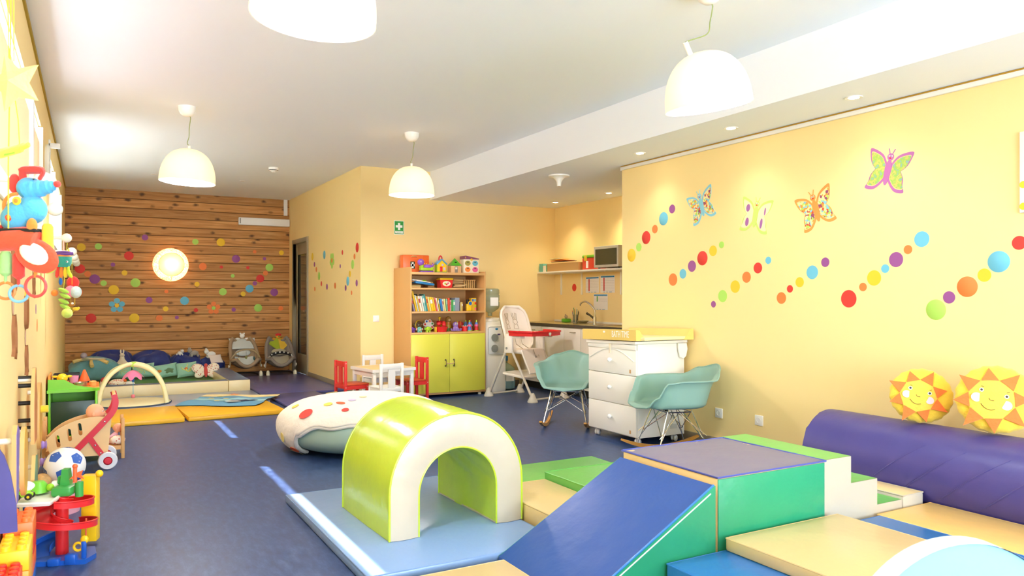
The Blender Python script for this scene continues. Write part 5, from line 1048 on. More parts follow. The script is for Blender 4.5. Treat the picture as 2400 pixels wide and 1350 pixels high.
B().prism([(-.21, .06), (0, -.19), (0, .14)], .01, cloth('comf_lime', 'A6B52A'), M).out('lime_half', t); B().prism([(.21, .06), (0, .14), (0, -.19)], .01, cloth('comf_yellow', 'DDB438'), M).out('yellow_half', t)
B().sph((0, 0, .10), .038, P_('lion', 'DD9A2E', .8)).out('head', t); B().sph((0, 0, .125), .042, t_red, (1.2, 1, .6)).out('hat', t); B().sph((0, -.037, .10), .01, t_grn).out('nose', t)
for s in (-1, 1): B().sph((s*.075, -.02, .06), .02, MC['toy_lion'], (1.3, .8, 1)).out('arm', t)
# ================================================================ LEFT WALL: PEGS, HANGING TOYS, CLOCK
pegm = mat('peg_cream', 'F3EEDC', .35)
t = thing('peg_rail', 'white peg rail under the strip windows with big round pegs', 'peg rail', (XL, 3.0, 1.70))
B().box(0, .014, -.2, 9.3, -.045, .045, trimw, .004).out('rail', t)
for y in (.456, 1.536, 3.736, 5.79, 6.94, 7.85, 8.75):
    B().cyl((.012, y, 0), (.14, y, 0), .0125, pegm, seg=16).sph((.165, y, 0), .036 if y < 5 else .045, pegm).out('peg', t)
t = thing('wall_clock', 'round white wall clock high on the left wall between the two windows', 'clock', (XL, 7.35, 2.38))
B().lathe([(0, .03), (.125, .03), (.135, .015), (.13, 0)], pegm, 40, TR((0, 0, 0), (0, R(90), 0))).out('case', t); B().lathe([(0, .0315), (.115, .0315), (.115, .03)], t_white, 40, TR((0, 0, 0), (0, R(90), 0)), cap=False).out('dial', t)
B().box(.0325, .0335, -.004, .004, 0, .07, t_black).out('minute_hand', t); B().box(.0335, .0345, 0, .05, -.004, .004, t_black).out('hour_hand', t)
t = thing('blind_bracket', 'white blind bracket at the near end of the far strip window', 'bracket', (XL, 7.9, 2.60)); B().box(0, .09, -.03, .03, -.02, .02, trimw, .004).box(0, .015, -.03, .03, -.08, .05, trimw, .003).out('bracket_arm', t)

CR = V((cos(R(29.27)), -sin(R(29.27)), 0)); # toys hang turned towards the room, local X across, Y away from the room
RZ = R(-29.27)
cb1, cr1, cr2, co1, cy1, cg1 = cloth('plush_blue', '55AEDD', .04), cloth('plush_red', 'E2473F', .05), cloth('plush_tomato', 'F2583E', .05), cloth('plush_orange', 'F08A3E', .05), cloth('plush_yellow', 'F4CF3A', .05), cloth('plush_green', '9EDC8C', .05)
t = thing('plush_mouse', 'blue plush mouse with red ears and nose hanging from the nearest peg', 'plush toy', (-.178, 3.08, 1.53), RZ)
B().sph((-.035, 0, .0), .06, cb1, (1.15, .8, .85), (0, R(-35), 0)).sph((.005, 0, .02), .05, cb1, (1, .8, 1.0)).out('body', t)
B().tube(bez([(-.018, 0, .085), (.0, 0, .09), (.03, 0, .093), (.06, 0, .098), (.085, 0, .105)], 6), [.028]*2+[.038]*5+[.036]*4+[.030]*4+[.024]*5+[.018]*3+[.010]*2, cb1, 16).sph((-.005, 0, .093), .038, cb1).out('head', t)
B().sph((.092, 0, .108), .012, cr1).out('nose', t); B().sph((.03, -.03, .12), .003, t_black).out('eye', t)
B().tube(bez([(-.02, -.005, .115), (-.018, -.01, .15), (.02, -.012, .155), (.05, -.01, .15), (.035, -.005, .125)], 6), [.012]*6+[.018]*12+[.012]*7, cr1, 10, flat=.6).out('ear', t)
B().sph((-.055, .0, .11), .026, cr1, (.8, .5, 1.3)).out('ear', t)
B().tube(bez([(-.075, -.02, .0), (-.07, -.03, .04), (-.05, -.03, .065), (-.025, -.03, .07)], 6), .006, co1, 8).out('string_loop', t)
for x, z, c, nm in ((-.02, .045, cy1, 'yellow_spot'), (-.045, -.01, cr1, 'red_spot')): B().sph((x, -.042, z), .015, c, (1, .3, 1)).sph((x, -.046, z), .008, co1, (1, .3, 1)).out(nm, t)
B().tube(bez([(-.075, 0, -.02), (-.10, 0, -.04), (-.125, 0, -.06)], 5), .007, cr1, 8).out('tail', t)
t = thing('hanging_rattle', 'red cloth aeroplane rattle with white window and dangling tubes, near left edge', 'baby toy', (-.218, 3.085, 1.44), RZ)
B().tube(bez([(-.10, 0, .0), (-.04, 0, .005), (.03, 0, .01), (.075, 0, .0)], 6), [.022]+[.038]*6+[.040]*6+[.036]*5+[.026], cr2, 14).out('body', t)
B().box(-.10, .082, -.03, .03, .028, .042, mat('felt_black', '2B2823', .95), .006).out('black_top', t)
M = TR((.075, -.01, -.05), (0, R(28), 0)); B().sph(tuple(M @ V((0, 0, 0))), .07, cr2, (1.15, .22, .78), (0, R(28), 0)).out('wing', t); B().sph(tuple(M @ V((-.004, -.014, .004))), .046, t_white, (1.15, .14, .74), (0, R(28), 0)).out('wing_window', t)
B().sph((.065, -.02, .05), .018, co1, (1, .6, 1.5)).out('orange_ear', t)
for x, z0, z1, c, rc, nm in ((-.045, -.035, -.12, cg1, P_('ring_orange', 'F08A4A'), 'green_tube'), (.0, -.04, -.13, cr1, P_('ring_blue', '7DBDE2'), 'red_tube'), (.10, .06, -.05, cy1, P_('ring_lime', '9ED03A'), 'yellow_tube')):
    B().tube([(x, .01, z0), (x, .01, z0-.01), (x, .01, z1+.01), (x, .01, z1)], [.012, .018, .019, .008], c, 14).out(nm, t)
    if x < .09: B().tube([(x, .01, z1), (x, .01, z1-.025)], .005, c, 6).out('strap', t); B().ring((x, .01, z1-.05), .028, .005, rc, (R(90), 0, R(15))).out('ring', t)
    else: B().ring((x, .01, z1-.03), .026, .005, rc, (R(90), 0, R(65))).out('ring', t)
B().ring((.065, .0, -.155), .035, .005, P_('ring_red', 'E25050'), (R(90), 0, 0)).out('ring', t); B().tube([(.065, 0, -.10), (.065, 0, -.125)], .006, co1, 6).out('strap', t)
B().tube([(-.002, -.04, .04), (-.002, -.04, .26), (-.01, -.02, .55), (-.012, 0, HC-1.44)], .0022, P_('stringlime', 'CBD83A', .6), 6).out('hanging_string', t)
t = thing('leaf_ornament', 'green and yellow cloth leaf ornament hanging at the left edge', 'ornament', (-.232, 2.985, 1.735), RZ)
B().tube(bez([(-.09, 0, -.02), (-.03, 0, -.012), (.02, 0, .0), (.055, 0, .012), (.068, 0, .02)], 6), [.016]+[.028]*8+[.026]*8+[.016]*6+[.006]*2, cloth('leaf_lime', 'C9E04A'), 12, flat=.4).out('leaf', t)
B().tube(bez([(-.09, -.012, -.03), (-.03, -.013, -.022), (.03, -.012, -.008)], 6), .010, cloth('leaf_green', '8DC43A'), 8, flat=.5).out('stripe', t)
B().tube([(.035, 0, .01), (.03, 0, .1), (0, 0, .3), (-.02, 0, 1.15)], .0018, MC['toy_stringlime'], 6).out('hanging_string', t)
t = thing('star_ornament', 'pale yellow cloth star ornament hanging at the left edge, above the leaf', 'ornament', (-.215, 2.93, 1.945), RZ)
sm = cloth('star_yellow', 'FBE98E', .04)
def st(k, ro, ri): a = R(90+36*k+18); r = ri if k % 2 else ro; return (r*cos(a), r*sin(a))
pts = [st(k, .10, .05) for k in range(10)]
B().add([(x, .0, z) for x, z in pts]+[(0, -.03, 0), (0, .03, 0)], [(k, (k+1) % 10, 10) for k in range(10)]+[((k+1) % 10, k, 11) for k in range(10)], sm).out('star', t)
B().tube([(0, 0, .07), (0, 0, .94)], .0018, MC['toy_stringlime'], 6).out('hanging_string', t)
# octopus and cluster of hanging toys further along
t = thing('plush_octopus', 'teal cup-shaped plush with purple hat and coloured legs hanging from a peg', 'plush toy', (-.175, 6.72, 1.525), RZ)
B().lathe([(0, -.05), (.04, -.05), (.055, -.02), (.058, .03), (0, .03)], cloth('plush_teal', '3C9C8C'), 24).out('head', t); B().sph((0, 0, .03), .052, co1, (1, 1, .45)).out('orange_cap', t)
B().tube(bez([(-.07, 0, .03), (-.02, -.03, .055), (.03, -.03, .05), (.075, 0, .055)], 6), .014, cloth('plush_purple', '6A4390'), 8, flat=.6).sph((.0, .0, .065), .022, MC['plush_purple'], (2.6, 1.6, .5)).out('hat', t); B().lathe([(.012, 0), (0, .045)], cy1, 10, TR((.04, 0, .06))).out('hat_tip', t)
B().tube([(0, 0, .06), (0, 0, .175)], .006, mat('strap_pattern', 'E9C2B0', .8), 6).out('strap', t)
for s, c in ((-.04, cr1), (-.014, co1), (.012, cy1), (.036, cloth('plush_lime', 'C8DE3A'))): B().tube(bez([(s, 0, -.045), (s*1.15, 0, -.09), (s*1.25+(.02 if s > .03 else 0), 0, -.13)], 5), [.010]*4+[.014]*5+[.008]*2, c, 10).out('leg', t)
B().sph((-.01, -.02, -.16), .016, cloth('plush_navy', '2F6FC0'), (.8, .8, 1.8)).out('blue_charm', t); B().sph((.045, -.03, -.01), .008, t_white).sph((.047, -.037, -.01), .004, t_black).out('eye', t)
t = thing('plush_caterpillar', 'green plush caterpillar folded up and hanging below the teal plush', 'plush toy', (-.19, 7.35, 1.25), RZ)
B().cyl((0, 0, .06), (.03, 0, .45), .002, MC['toy_stringlime'], seg=6).out('hanging_string', t)
for k in range(4): B().sph((.0+.012*(k % 2), 0, .05-.045*k), .024, cloth('cat_%d' % (k % 2), ('9CC84E', 'D6D2C8')[k == 3]), (2.0, .9, .75), (0, R(24), 0)).out('segment', t)
B().sph((.035, -.01, -.14), .042, cloth('cat_head', 'C3D86A')).out('head', t); B().sph((-.075, 0, .03), .028, co1).out('orange_ball', t)
t = thing('hanging_balloons', 'red, pink and pale blue cloth balloons carrying two tiny animals', 'baby toy', (-.155, 8.79, 1.32), RZ)
B().cyl((0, 0, .05), (.0, 0, .37), .002, MC['toy_stringlime'], seg=6).out('hanging_string', t)
for x, z, c, r_, nm in ((-.02, .07, 'E03A36', .06, 'red_balloon'), (-.015, -.02, 'EE8CA4', .055, 'pink_balloon'), (.04, -.025, 'C4D8D8', .055, 'pale_blue_balloon')): B().sph((x, 0 if nm[0] != 'r' else .05, z), r_, cloth('bal_'+nm, c), (1, .9, 1.1)).out(nm, t)
B().cyl((-.01, 0, -.07), (-.01, 0, -.14), .002, cy1, seg=6).cyl((.03, 0, -.07), (.03, 0, -.16), .002, cy1, seg=6).out('cords', t)
B().sph((-.01, 0, -.155), .022, cloth('dog_brown', 'B0762E'), (1.6, .8, .9)).sph((.01, -.01, -.14), .012, pw_).out('brown_dog', t); B().sph((.04, 0, -.195), .022, cy1, (1.5, .8, .9)).sph((.065, 0, -.185), .013, cy1).out('yellow_dog', t)

# ================================================================ LEFT WALL: WOODEN PLAY BOARDS
plyw = mat('plywood_edge', 'DDAF6E', .5, var=.1, vs=10, stretch=(1, 1, .2))
def wall_board(label, y, z, outline, face, th=.016, off=.06, extras=None, cat='wall toy'):
    t = thing('wall_play_board', label, cat, (XL, y, z)); M = TR((off, 0, 0), (R(90), 0, R(90)))
    B().prism(outline, th, plyw, M).out('board', t); B().prism([(a*.985, b*.99+.002) for a, b in outline], .0015, face, TR((off+th, 0, 0), (R(90), 0, R(90)))).out('painted_face', t)
    for a, b in ((-.0, .06), (.0, max(q[1] for q in outline)-.06)): B().cyl((0, a, b), (off, a, b), .012, pegm).out('spacer', t)
    if extras: extras(t, off+th)
    return t
capsule = lambda w_, h_: arc(0, h_-w_/2, w_/2, 0, 180, 12)+arc(0, w_/2, w_/2, 180, 360, 12)
t = thing('wall_play_board', 'purple and blue round-topped play panel sticking out from the left wall', 'wall toy', (XL, 3.42, .36))
B().prism([(0, 0), (.082, 0), (.078, .10), (.06, .22), (.04, .29), (.02, .325), (0, .33)], .018, mat('board_purple', '514C92', .4, var=.35, vs=5), TR((0, 0, 0), (R(90), 0, 0))).out('board', t)
wall_board('narrow wooden play board with a purple face on the left wall', 3.62, .42, [(-.04, 0), (.05, 0), (.10, .28), (.02, .31), (-.04, .28)], mat('board_violet', '7A6AB8', .4), off=.05)
wall_board('rounded golden wooden play board on the left wall', 3.93, .38, capsule(.22, .30), mat('board_gold', 'D9A440', .5, var=.12, vs=8))
def rungs(t, x):
    for z in (.07, .11, .20, .29, .33): B().cyl((.0, 0, z), (x-.016, 0, z), .011, blk).out('black_rung', t)
wall_board('tall wooden play board with black rungs on the left wall', 4.62, .50, [(-.10, 0), (.10, 0), (.13, .22), (.07, .30), (.03, .38), (-.02, .38), (-.09, .28), (-.13, .2)], mat('board_redwood', 'C9824A', .45, var=.15, vs=6), extras=rungs)
def wheels(t, x):
    for y_, z in ((-.06, .02), (.05, .02), (-.05, .12), (.07, .10)):
        B().cyl((x, y_, z), (x+.02, y_, z), .006, plyw).out('axle', t); B().lathe([(0, 0), (.022, 0), (.026, .006), (.018, .016), (.026, .026), (.022, .032), (0, .032)], mat('wheel_lilac', 'A88AD0', .4), 20, TR((x+.02, y_, z), (0, R(90), 0))).out('lilac_wheel', t)
wall_board('wooden play board with lilac wheels on the left wall, low down', 4.45, .16, [(-.14, 0), (.14, 0), (.12, .28), (-.02, .30), (-.12, .2)], mat('board_green', '6E9468', .5), off=.07, extras=wheels)
def yellow_knob(t, x): B().cyl((x, -.02, .24), (x+.04, -.02, .24), .022, cy1).out('yellow_knob', t); [B().lathe([(0, 0), (.022, 0), (.026, .008), (.018, .018), (.026, .028), (0, .032)], MC['wheel_lilac'], 20, TR((x, y_, z), (0, R(90), 0))).out('lilac_wheel', t) for y_, z in ((.02, .02), (-.1, -.06))]
wall_board('golden rounded play board with a yellow knob behind the toy kitchen end', 5.30, .34, capsule(.3, .40), MC['board_gold'], off=.05, extras=yellow_knob)

# ================================================================ LEFT FLOOR TOYS
kg, kgd = plastic('kitchen_green', '7CCB2C', .35), plastic('kitchen_dark', '2C4638', .3)
t = thing('toy_kitchen', 'lime green wooden toy kitchen with dark doors against the left wall', 'toy kitchen', (-.305, 7.40, 0))
B().box(0, .02, 0, .42, 0, .44, kg, .003).box(.345, .365, 0, .42, 0, .44, kg, .003).box(.02, .345, .40, .42, 0, .44, kg).box(.02, .345, 0, .4, .05, .07, kg).out('frame', t)
B().box(.02, .345, .012, .03, .08, .36, kgd, .003).out('dark_door', t); B().box(.35, .367, .02, .40, .08, .36, kgd, .003).out('dark_side', t)
B().prism([(-.006, -.03), (.30, -.03), (.38, .02), (.385, .43), (-.006, .43)], .022, kg, TR((0, 0, .44))).out('worktop', t)
B().prism([(0, 0), (.36, 0), (.20, .035), (.12, .085), (0, .09)], .015, kg, TR((0, .0, .462), (R(90), 0, 0))).out('front_panel', t)
B().box(.18, .38, .06, .42, .462, .475, plastic('kitchen_orange', 'F08A34')).out('orange_hob', t); B().box(0, .015, .0, .42, .462, .58, P_('sideorange', 'E8923A', .4), .005).out('orange_side', t)
B().sph((.06, -.005, .15), .0, kg).out('x', t) if False else None
KZ = .476
def onk(n, label, cat, fn, x, y, z=KZ): tt = thing(n, label, cat, (x-.305, 7.40+y, z)); fn(tt); return tt
onk('toy_pan', 'silver toy pan lying on the orange hob of the toy kitchen', 'pan', lambda q: (B().lathe([(0, 0), (.05, 0), (.055, .03), (.048, .03), (.045, .005), (0, .005)], mat('pan_silver', 'B9B2A6', .25, .8), 28).out('pan_body', q), B().cyl((.04, .03, .025), (.10, .09, .03), .007, blk).out('handle', q)), .235, .14)
onk('toy_pot', 'small orange toy pot beside the silver pan on the toy kitchen', 'pot', lambda q: B().lathe([(0, 0), (.026, 0), (.03, .035), (.022, .042), (0, .045)], P_('potorange', 'F0A05A', .3), 20).out('pot_body', q), .33, .10)
onk('toy_grill', 'dark grey toy grill plate at the back of the toy kitchen', 'pan', lambda q: B().box(-.06, .06, -.05, .05, 0, .02, P_('grillgrey', '6E7068', .5), .004).out('plate', q), .29, .30)
onk('black_basin', 'black rectangular basin on the toy kitchen', 'basin', lambda q: B().box(-.10, .10, -.06, .06, 0, .006, blk).box(-.10, .10, -.06, -.054, .006, .11, blk).box(-.10, .10, .054, .06, .006, .11, blk).box(-.10, -.094, -.054, .054, .006, .11, blk).box(.094, .10, -.054, .054, .006, .11, blk).out('basin', q), .13, .335, .4625)
onk('toy_bird', 'yellow toy bird with a blue window and orange belt on the toy kitchen', 'toy', lambda q: (B().box(-.05, .05, -.035, .035, 0, .06, P_('birdamber', 'F2A82A', .35), .014).out('base', q), B().sph((0, 0, .085), .042, t_yel).out('head', q), B().sph((-.052, 0, .10), .018, t_yel, (1.3, .6, .6)).out('wing', q), B().sph((.052, 0, .10), .018, t_yel, (1.3, .6, .6)).out('wing', q), B().box(-.052, .052, -.038, -.035, .055, .066, t_orange).out('orange_belt', q), B().box(-.014, .014, -.040, -.036, .03, .055, t_blue, .004).out('blue_window', q)), .10, .13, .4635)
onk('toy_cup', 'pink plastic cup standing behind the yellow toy bird', 'cup', lambda q: B().lathe([(0, 0), (.03, 0), (.038, .08), (.034, .08), (.027, .004), (0, .004)], P_('cuppink', 'E894B4', .35), 24).out('cup', q), .185, .225, .4765)
onk('toy_cone', 'orange cone standing by the pink cup on the toy kitchen', 'cone', lambda q: B().lathe([(0, 0), (.055, 0), (.055, .008), (.008, .13), (0, .132)], P_('coneorange', 'E8642A', .45), 28).out('cone', q), .265, .235)

# doll pram
t = thing('doll_pram', 'plywood doll pram with a curved red handle and rubber wheels', 'doll pram', (-.02, 6.22, 0))
pl = mat('pram_ply', 'E4BD84', .45, var=.07, vs=6, stretch=(.3, 1, 1)); ple = mat('pram_inner', 'C9935A', .5); red_w = mat('pram_red', 'CF2233', .35)
side = [(-.215, .11), (-.245, .235), (-.13, .34), (-.0, .385), (.10, .385), (.165, .37), (.135, .10)]
side = [(-.215, .105), (-.25, .24)]+[(q.x, q.y) for q in bez([(-.25, .24, 0), (-.17, .315, 0), (-.06, .365, 0), (.06, .382, 0), (.16, .365, 0)], 6)][1:]+[(.135, .10)]
def slot(cx, cz, a): c_, s_ = cos(a), sin(a); P = arc(0, .032, .012, 0, 180, 8)+arc(0, -.032, .012, 180, 360, 8); return [(cx+x*c_-z*s_, cz+x*s_+z*c_) for x, z in P]
for y, nm in ((-.0, 'near'), (.20, 'far')): B().loops([side, slot(-.175, .225, .12), slot(-.105, .265, .12), slot(-.04, .30, .12)], .012, pl, TR((0, y, 0), (R(90), 0, 0))).out('side_panel', t)
B().box(-.21, .13, 0.006, .194, .105, .117, ple).out('floor_panel', t); B().grid(lambda u, v: (-.215-.035*u, .006+.188*v, .11+.13*u), 3, 2, ple).grid(lambda u, v: (-.203-.035*u, .006+.188*v, .11+.13*u), 3, 2, ple).out('end_panel', t)
hd = bez([(-.15, 0, .06), (-.02, 0, .20), (.10, 0, .33), (.165, 0, .41), (.185, 0, .475), (.175, 0, .535)], 6)
def bar2(pts, w_, y, nm):
    b_ = B(); n = len(pts); vs = []
    for i, p in enumerate(pts):
        d = (pts[min(i+1, n-1)]-pts[max(i-1, 0)]).normalized(); q = V((-d.z, 0, d.x))*w_
        vs += [(p.x+q.x, y-.008, p.z+q.z), (p.x-q.x, y-.008, p.z-q.z), (p.x-q.x, y+.008, p.z-q.z), (p.x+q.x, y+.008, p.z+q.z)]
    fs = [(i*4+k, i*4+(k+1) % 4, i*4+4+(k+1) % 4, i*4+4+k) for i in range(n-1) for k in range(4)]+[(3, 2, 1, 0), tuple(4*n-4+k for k in range(4))]
    b_.add(vs, fs, red_w); b_.out(nm, t)
for y in (-.018, .218):
    bar2(hd, .020, y, 'handle_arm'); bar2([V((.02, 0, .235)), V((.07, 0, .15)), V((.125, 0, .065))], .018, y-.0005, 'wheel_strut')
    for x, z in ((-.10, .115), (.115, .345), (.055, .18), (.09, .12)): B().sph((x, y-(.009 if y < 0 else -.009), z), .006, mat('screw_silver', 'C9C9C9', .25, 1), (1, .4, 1)).out('screw', t)
    B().lathe([(.03, -.012), (.058, -.012), (.064, -.004), (.064, .004), (.058, .012), (.03, .012)], mat('tyre_grey', 'DAD8DC', .5), 32, TR((.135, y-(.024 if y < 0 else -.024), .064), (R(90), 0, 0)), cap=False).out('tyre', t)
    B().lathe([(0, .014), (.022, .013), (.03, .006), (.034, .0), (.034, -.01), (0, -.01)], red_w, 28, TR((.135, y-(.024 if y < 0 else -.024), .064), (R(90), 0, 0))).ring((.135, y-(.03 if y < 0 else -.03), .064), .034, .003, blk, (R(90), 0, 0)).out('wheel_hub', t)
B().cyl((.135, -.03, .064), (.135, .23, .064), .006, MC['screw_silver']).out('axle', t); B().cyl((.177, -.018, .53), (.177, .218, .53), .012, pl).out('handle_bar', t)
# doll in the pram : head on a neck, torso, arms
skin = mat('doll_skin', 'F2B08A', .4); dp = cloth('doll_pink', 'F0BCC8')
def doll(label, loc, rz, hat=None):
    t = thing('baby_doll', label, 'doll', loc, rz); k = 1
    b_ = B(); b_.sph((0, 0, .20), .058, skin, (1.05, .92, 1.0)).sph((.028, 0, .185), .036, skin, (1.1, 1.0, .85)).cyl((0, 0, .12), (0, 0, .16), .022, skin).sph((.066, 0, .19), .007, skin, (1, 1, .9)).sph((.0, -.052, .19), .012, skin, (.9, .5, 1.4)).sph((0, .052, .19), .012, skin, (.9, .5, 1.4)); b_.out('head', t)
    for s in (-1, 1): B().sph((.052, s*.02, .205), .006, t_white).sph((.057, s*.021, .205), .0038, mat('doll_eye', '3A5A8A', .3)).out('eye', t); B().tube([(.05, s*.012, .218), (.053, s*.026, .219)], .0015, mat('doll_brow', 'A8643A', .6), 5).out('eyebrow', t)
    B().tube(bez([(.058, -.013, .168), (.064, 0, .165), (.058, .013, .168)], 4), .0022, mat('doll_lips', 'D0506A', .4), 6).out('mouth', t)
    B().lathe([(0, 0), (.05, 0), (.058, .04), (.045, .10), (.025, .135), (0, .14)], dp, 24).out('dress', t)
    for s in (-1, 1): B().tube(bez([(0, s*.04, .11), (.02, s*.065, .07), (.05, s*.055, .04)], 5), [.020]*5+[.014]*6, dp, 10).out('sleeve', t); B().sph((.058, s*.053, .036), .014, skin).out('hand', t)
    return t
doll('bald baby doll sitting in the wooden pram, looking to the right', (.035, 6.32, .205), R(-12))
# doll high seat / bed behind with second doll
t = thing('doll_bed', 'small wooden doll bed with tall posts standing behind the pram', 'doll bed', (-.03, 6.56, 0)); bw = mat('bed_pine', 'D9A565', .5, var=.1, vs=8)
for x in (-.265, .255):
    for y in (-.0, .22): B().box(x-.012, x+.012, y-.01, y+.01, 0, .31 if x > 0 else .33, bw, .003).out('post', t)
    B().box(x-.006, x+.006, .01, .21, .12, .27, bw).out('end_board', t)
B().box(-.253, .243, -.004, .008, .07, .10, bw).out('side_rail', t); B().box(-.253, .243, .212, .224, .07, .10, bw).out('side_rail', t); B().box(-.253, .243, .008, .212, .09, .1, bw).out('bed_base', t)
t = doll('small baby doll in pink slumped at the right end of the doll bed', (.12, 6.66, .105), R(-90))
t.scale = (.62, .62, .62); t.rotation_euler = (R(10), R(-20), R(150)); t.location = (.15, 6.68, .104)
simple('floral_blanket', 'small floral cloth on the doll bed beside the pram wheel', 'cloth', B().sph((0, 0, 0), .05, pat, (1.1, .9, .7)), (.19, 6.61, .137))
# pink basket with ball
t = thing('storage_basket', 'pink plastic basket with a leopard cloth, under the football', 'basket', (-.16, 5.10, 0)); pkm = plastic('basket_pink', 'EDA6B4', .4)
B().lathe([(0, 0), (.11, 0), (.135, .17), (.145, .175), (.145, .185), (.128, .18), (.10, .01), (0, .01)], pkm, 32).out('basket', t); B().tube([(.137*cos(a*.5), .137*sin(a*.5), .18) for a in range(12)], .01, pkm, 8, True).out('rim', t)
simple('leopard_cloth', 'spotted beige cloth hanging over the left side of the pink basket', 'cloth', B().sph((0, 0, 0), .06, mat('leopard', 'C9A068', .8, var=.6, vs=40), (.8, 1.2, .8)), (-.235, 5.02, .20))
t = thing('football', 'white football with blue pentagons resting on the pink basket', 'ball', (-.125, 5.09, .265)); wm = mat('ball_white', 'F2EDEA', .45); br = .108
B().sph((0, 0, 0), br, wm, seg=40).out('ball_skin', t)
g_ = (1+5**.5)/2; ic = [V(v).normalized() for v in ((0, 1, g_), (0, -1, g_), (0, 1, -g_), (0, -1, -g_), (1, g_, 0), (-1, g_, 0), (1, -g_, 0), (-1, -g_, 0), (g_, 0, 1), (-g_, 0, 1), (g_, 0, -1), (-g_, 0, -1))]
Mr = Euler((.5, .25, .6)).to_matrix()
for v in ic:
    v = Mr @ v; x_ = v.orthogonal().normalized(); y_ = v.cross(x_); ps = [(v+(x_*cos(2*pi*k/5)+y_*sin(2*pi*k/5))*.36).normalized()*(br+.0012) for k in range(5)]; c0 = v*(br+.0015)
    vs = [c0]; 
    for k in range(5):
        for q in range(3): vs.append((ps[k]*(1-q/3)+ps[(k+1) % 5]*(q/3)).normalized()*(br+.0012))
    B().add(vs, [(0, 1+k, 1+(k+1) % 15) for k in range(15)], mat('ball_blue', '3B63B4', .45)).out('blue_pentagon', t)

# garage with spiral track
gr, gy, gb, gg, gw = plastic('garage_red', 'DE2A2C', .28), plastic('garage_yellow', 'F6C21C', .35), plastic('garage_blue', '1F58B4', .3), plastic('garage_green', '3F9E4A', .35), plastic('garage_white', 'F0EDE2', .35)
t = thing('toy_garage', 'toy garage tower with red spiral track, white deck and green castle top', 'toy garage', (-.115, 4.20, 0), RZ*.6)
B().cyl((0, 0, .01), (0, 0, .30), .028, gr, seg=28).lathe([(.034, .0), (.034, .02), (.028, .025)], gr, 28, TR((0, 0, .14)), cap=False).out('spiral_column', t)
def spiral(a0, a1, z0, z1, r0, r1, nm, m=gr):
    n = 48; b_ = B()
    A = lambda u: R(a0+(a1-a0)*u); Z = lambda u: z0+(z1-z0)*u
    b_.grid(lambda u, v: ((r0+(r1-r0)*v)*cos(A(u)), (r0+(r1-r0)*v)*sin(A(u)), Z(u)+.0), n, 4, m).grid(lambda u, v: ((r0+(r1-r0)*v)*cos(A(u)), (r0+(r1-r0)*v)*sin(A(u)), Z(u)-.007), n, 4, m)
    for r_ in (r0, r1): b_.grid(lambda u, v: (r_*cos(A(u)), r_*sin(A(u)), Z(u)-.007+.03*v), n, 2, m).tube([(r_*cos(A(k/n)), r_*sin(A(k/n)), Z(k/n)+.023) for k in range(n+1)], .004, m, 8)
    b_.out(nm, t)
spiral(-85, 170, .275, .215, .045, .135, 'upper_track'); spiral(170, 440, .215, .125, .045, .15, 'lower_track'); spiral(100, 215, .075, .02, .05, .15, 'exit_ramp', gb)
B().prism([(-.19, -.05), (-.16, -.11), (.14, -.12), (.16, -.03), (.12, .08), (-.13, .09)], .022, gb).out('base', t); B().box(-.02, .03, -.13, -.09, 0, .035, gb, .006).box(.05, .10, -.125, -.075, 0, .05, gb, .01).box(.115, .135, -.10, -.08, .02, .10, gb, .004).out('base_blocks', t)
B().box(.03, .10, .16, .22, .02, .35, gy, .004).box(.035, .095, .154, .16, .1, .13, gy).box(.035, .095, .154, .16, .2, .23, gy).out('yellow_tower', t); B().sph((.115, .16, .36), .018, gy).out('yellow_knob', t)
B().box(-.215, .0, -.15, .08, .287, .300, gw, .004).tube([(-.215, -.15, .302), (0, -.15, .302), (0, .08, .302), (-.215, .08, .302)], .008, gw, 8, True).box(-.06, -.02, .03, .06, .300, .36, gw, .008).out('white_deck', t)
B().box(-.19, -.16, -.08, -.06, .02, .287, gb, .003).box(-.19, -.16, .05, .07, .02, .287, gb, .003).out('deck_leg', t)
B().box(-.035, .055, -.05, .05, .30, .345, gg, .014).box(-.03, .01, .02, .05, .345, .385, gg, .008).prism([(-.022, 0), (.022, 0), (.014, .075), (-.014, .075)], .04, gg, TR((.01, .045, .345), (R(90), 0, 0))).cyl((.075, .0, .29), (.075, .0, .36), .018, gg).out('castle_top', t)
B().cyl((.06, -.01, .36), (.06, -.01, .435), .009, P_('flagorange', 'F26A3C', .4)).sph((.06, -.01, .437), .012, MC['toy_flagorange']).prism([(0, 0), (.03, .012), (.022, -.012), (.036, -.03), (.004, -.02), (-.03, -.03)], .008, MC['toy_flagorange'], TR((.065, -.006, .405), (R(90), 0, 0))).out('orange_windmill', t)
B().tube([(.112, -.03, .02), (.115, -.03, .19)], .004, MC['toy_flagorange'], 8).out('orange_lever', t); B().ring((.10, -.09, .075), .018, .006, gy, (R(90), 0, 0)).sph((.125, -.085, .105), .018, gy, (1, .6, 1.1)).out('yellow_winch', t)
t = thing('toy_car', 'lime green toy buggy with yellow wheel hubs on the white garage deck', 'toy car', (-.265, 4.15, .3105), RZ*.6+R(5))
B().box(-.035, .035, -.02, .02, .012, .03, P_('carlime', '9AD22A'), .006).sph((.0, 0, .032), .024, MC['toy_carlime'], (1.2, .75, .55)).out('body', t)
for x in (-.022, .024):
    for s in (-1, 1): B().lathe([(0, -.006), (.015, -.006), (.015, .006), (0, .006)], blk, 20, TR((x, s*.022, .015), (R(90), 0, 0))).out('wheel', t); B().lathe([(0, 0), (.006, 0), (.006, .0075), (0, .0075)], t_yel, 12, TR((x, s*.022, .015), (R(90) if s < 0 else R(-90), 0, 0))).out('hub', t)
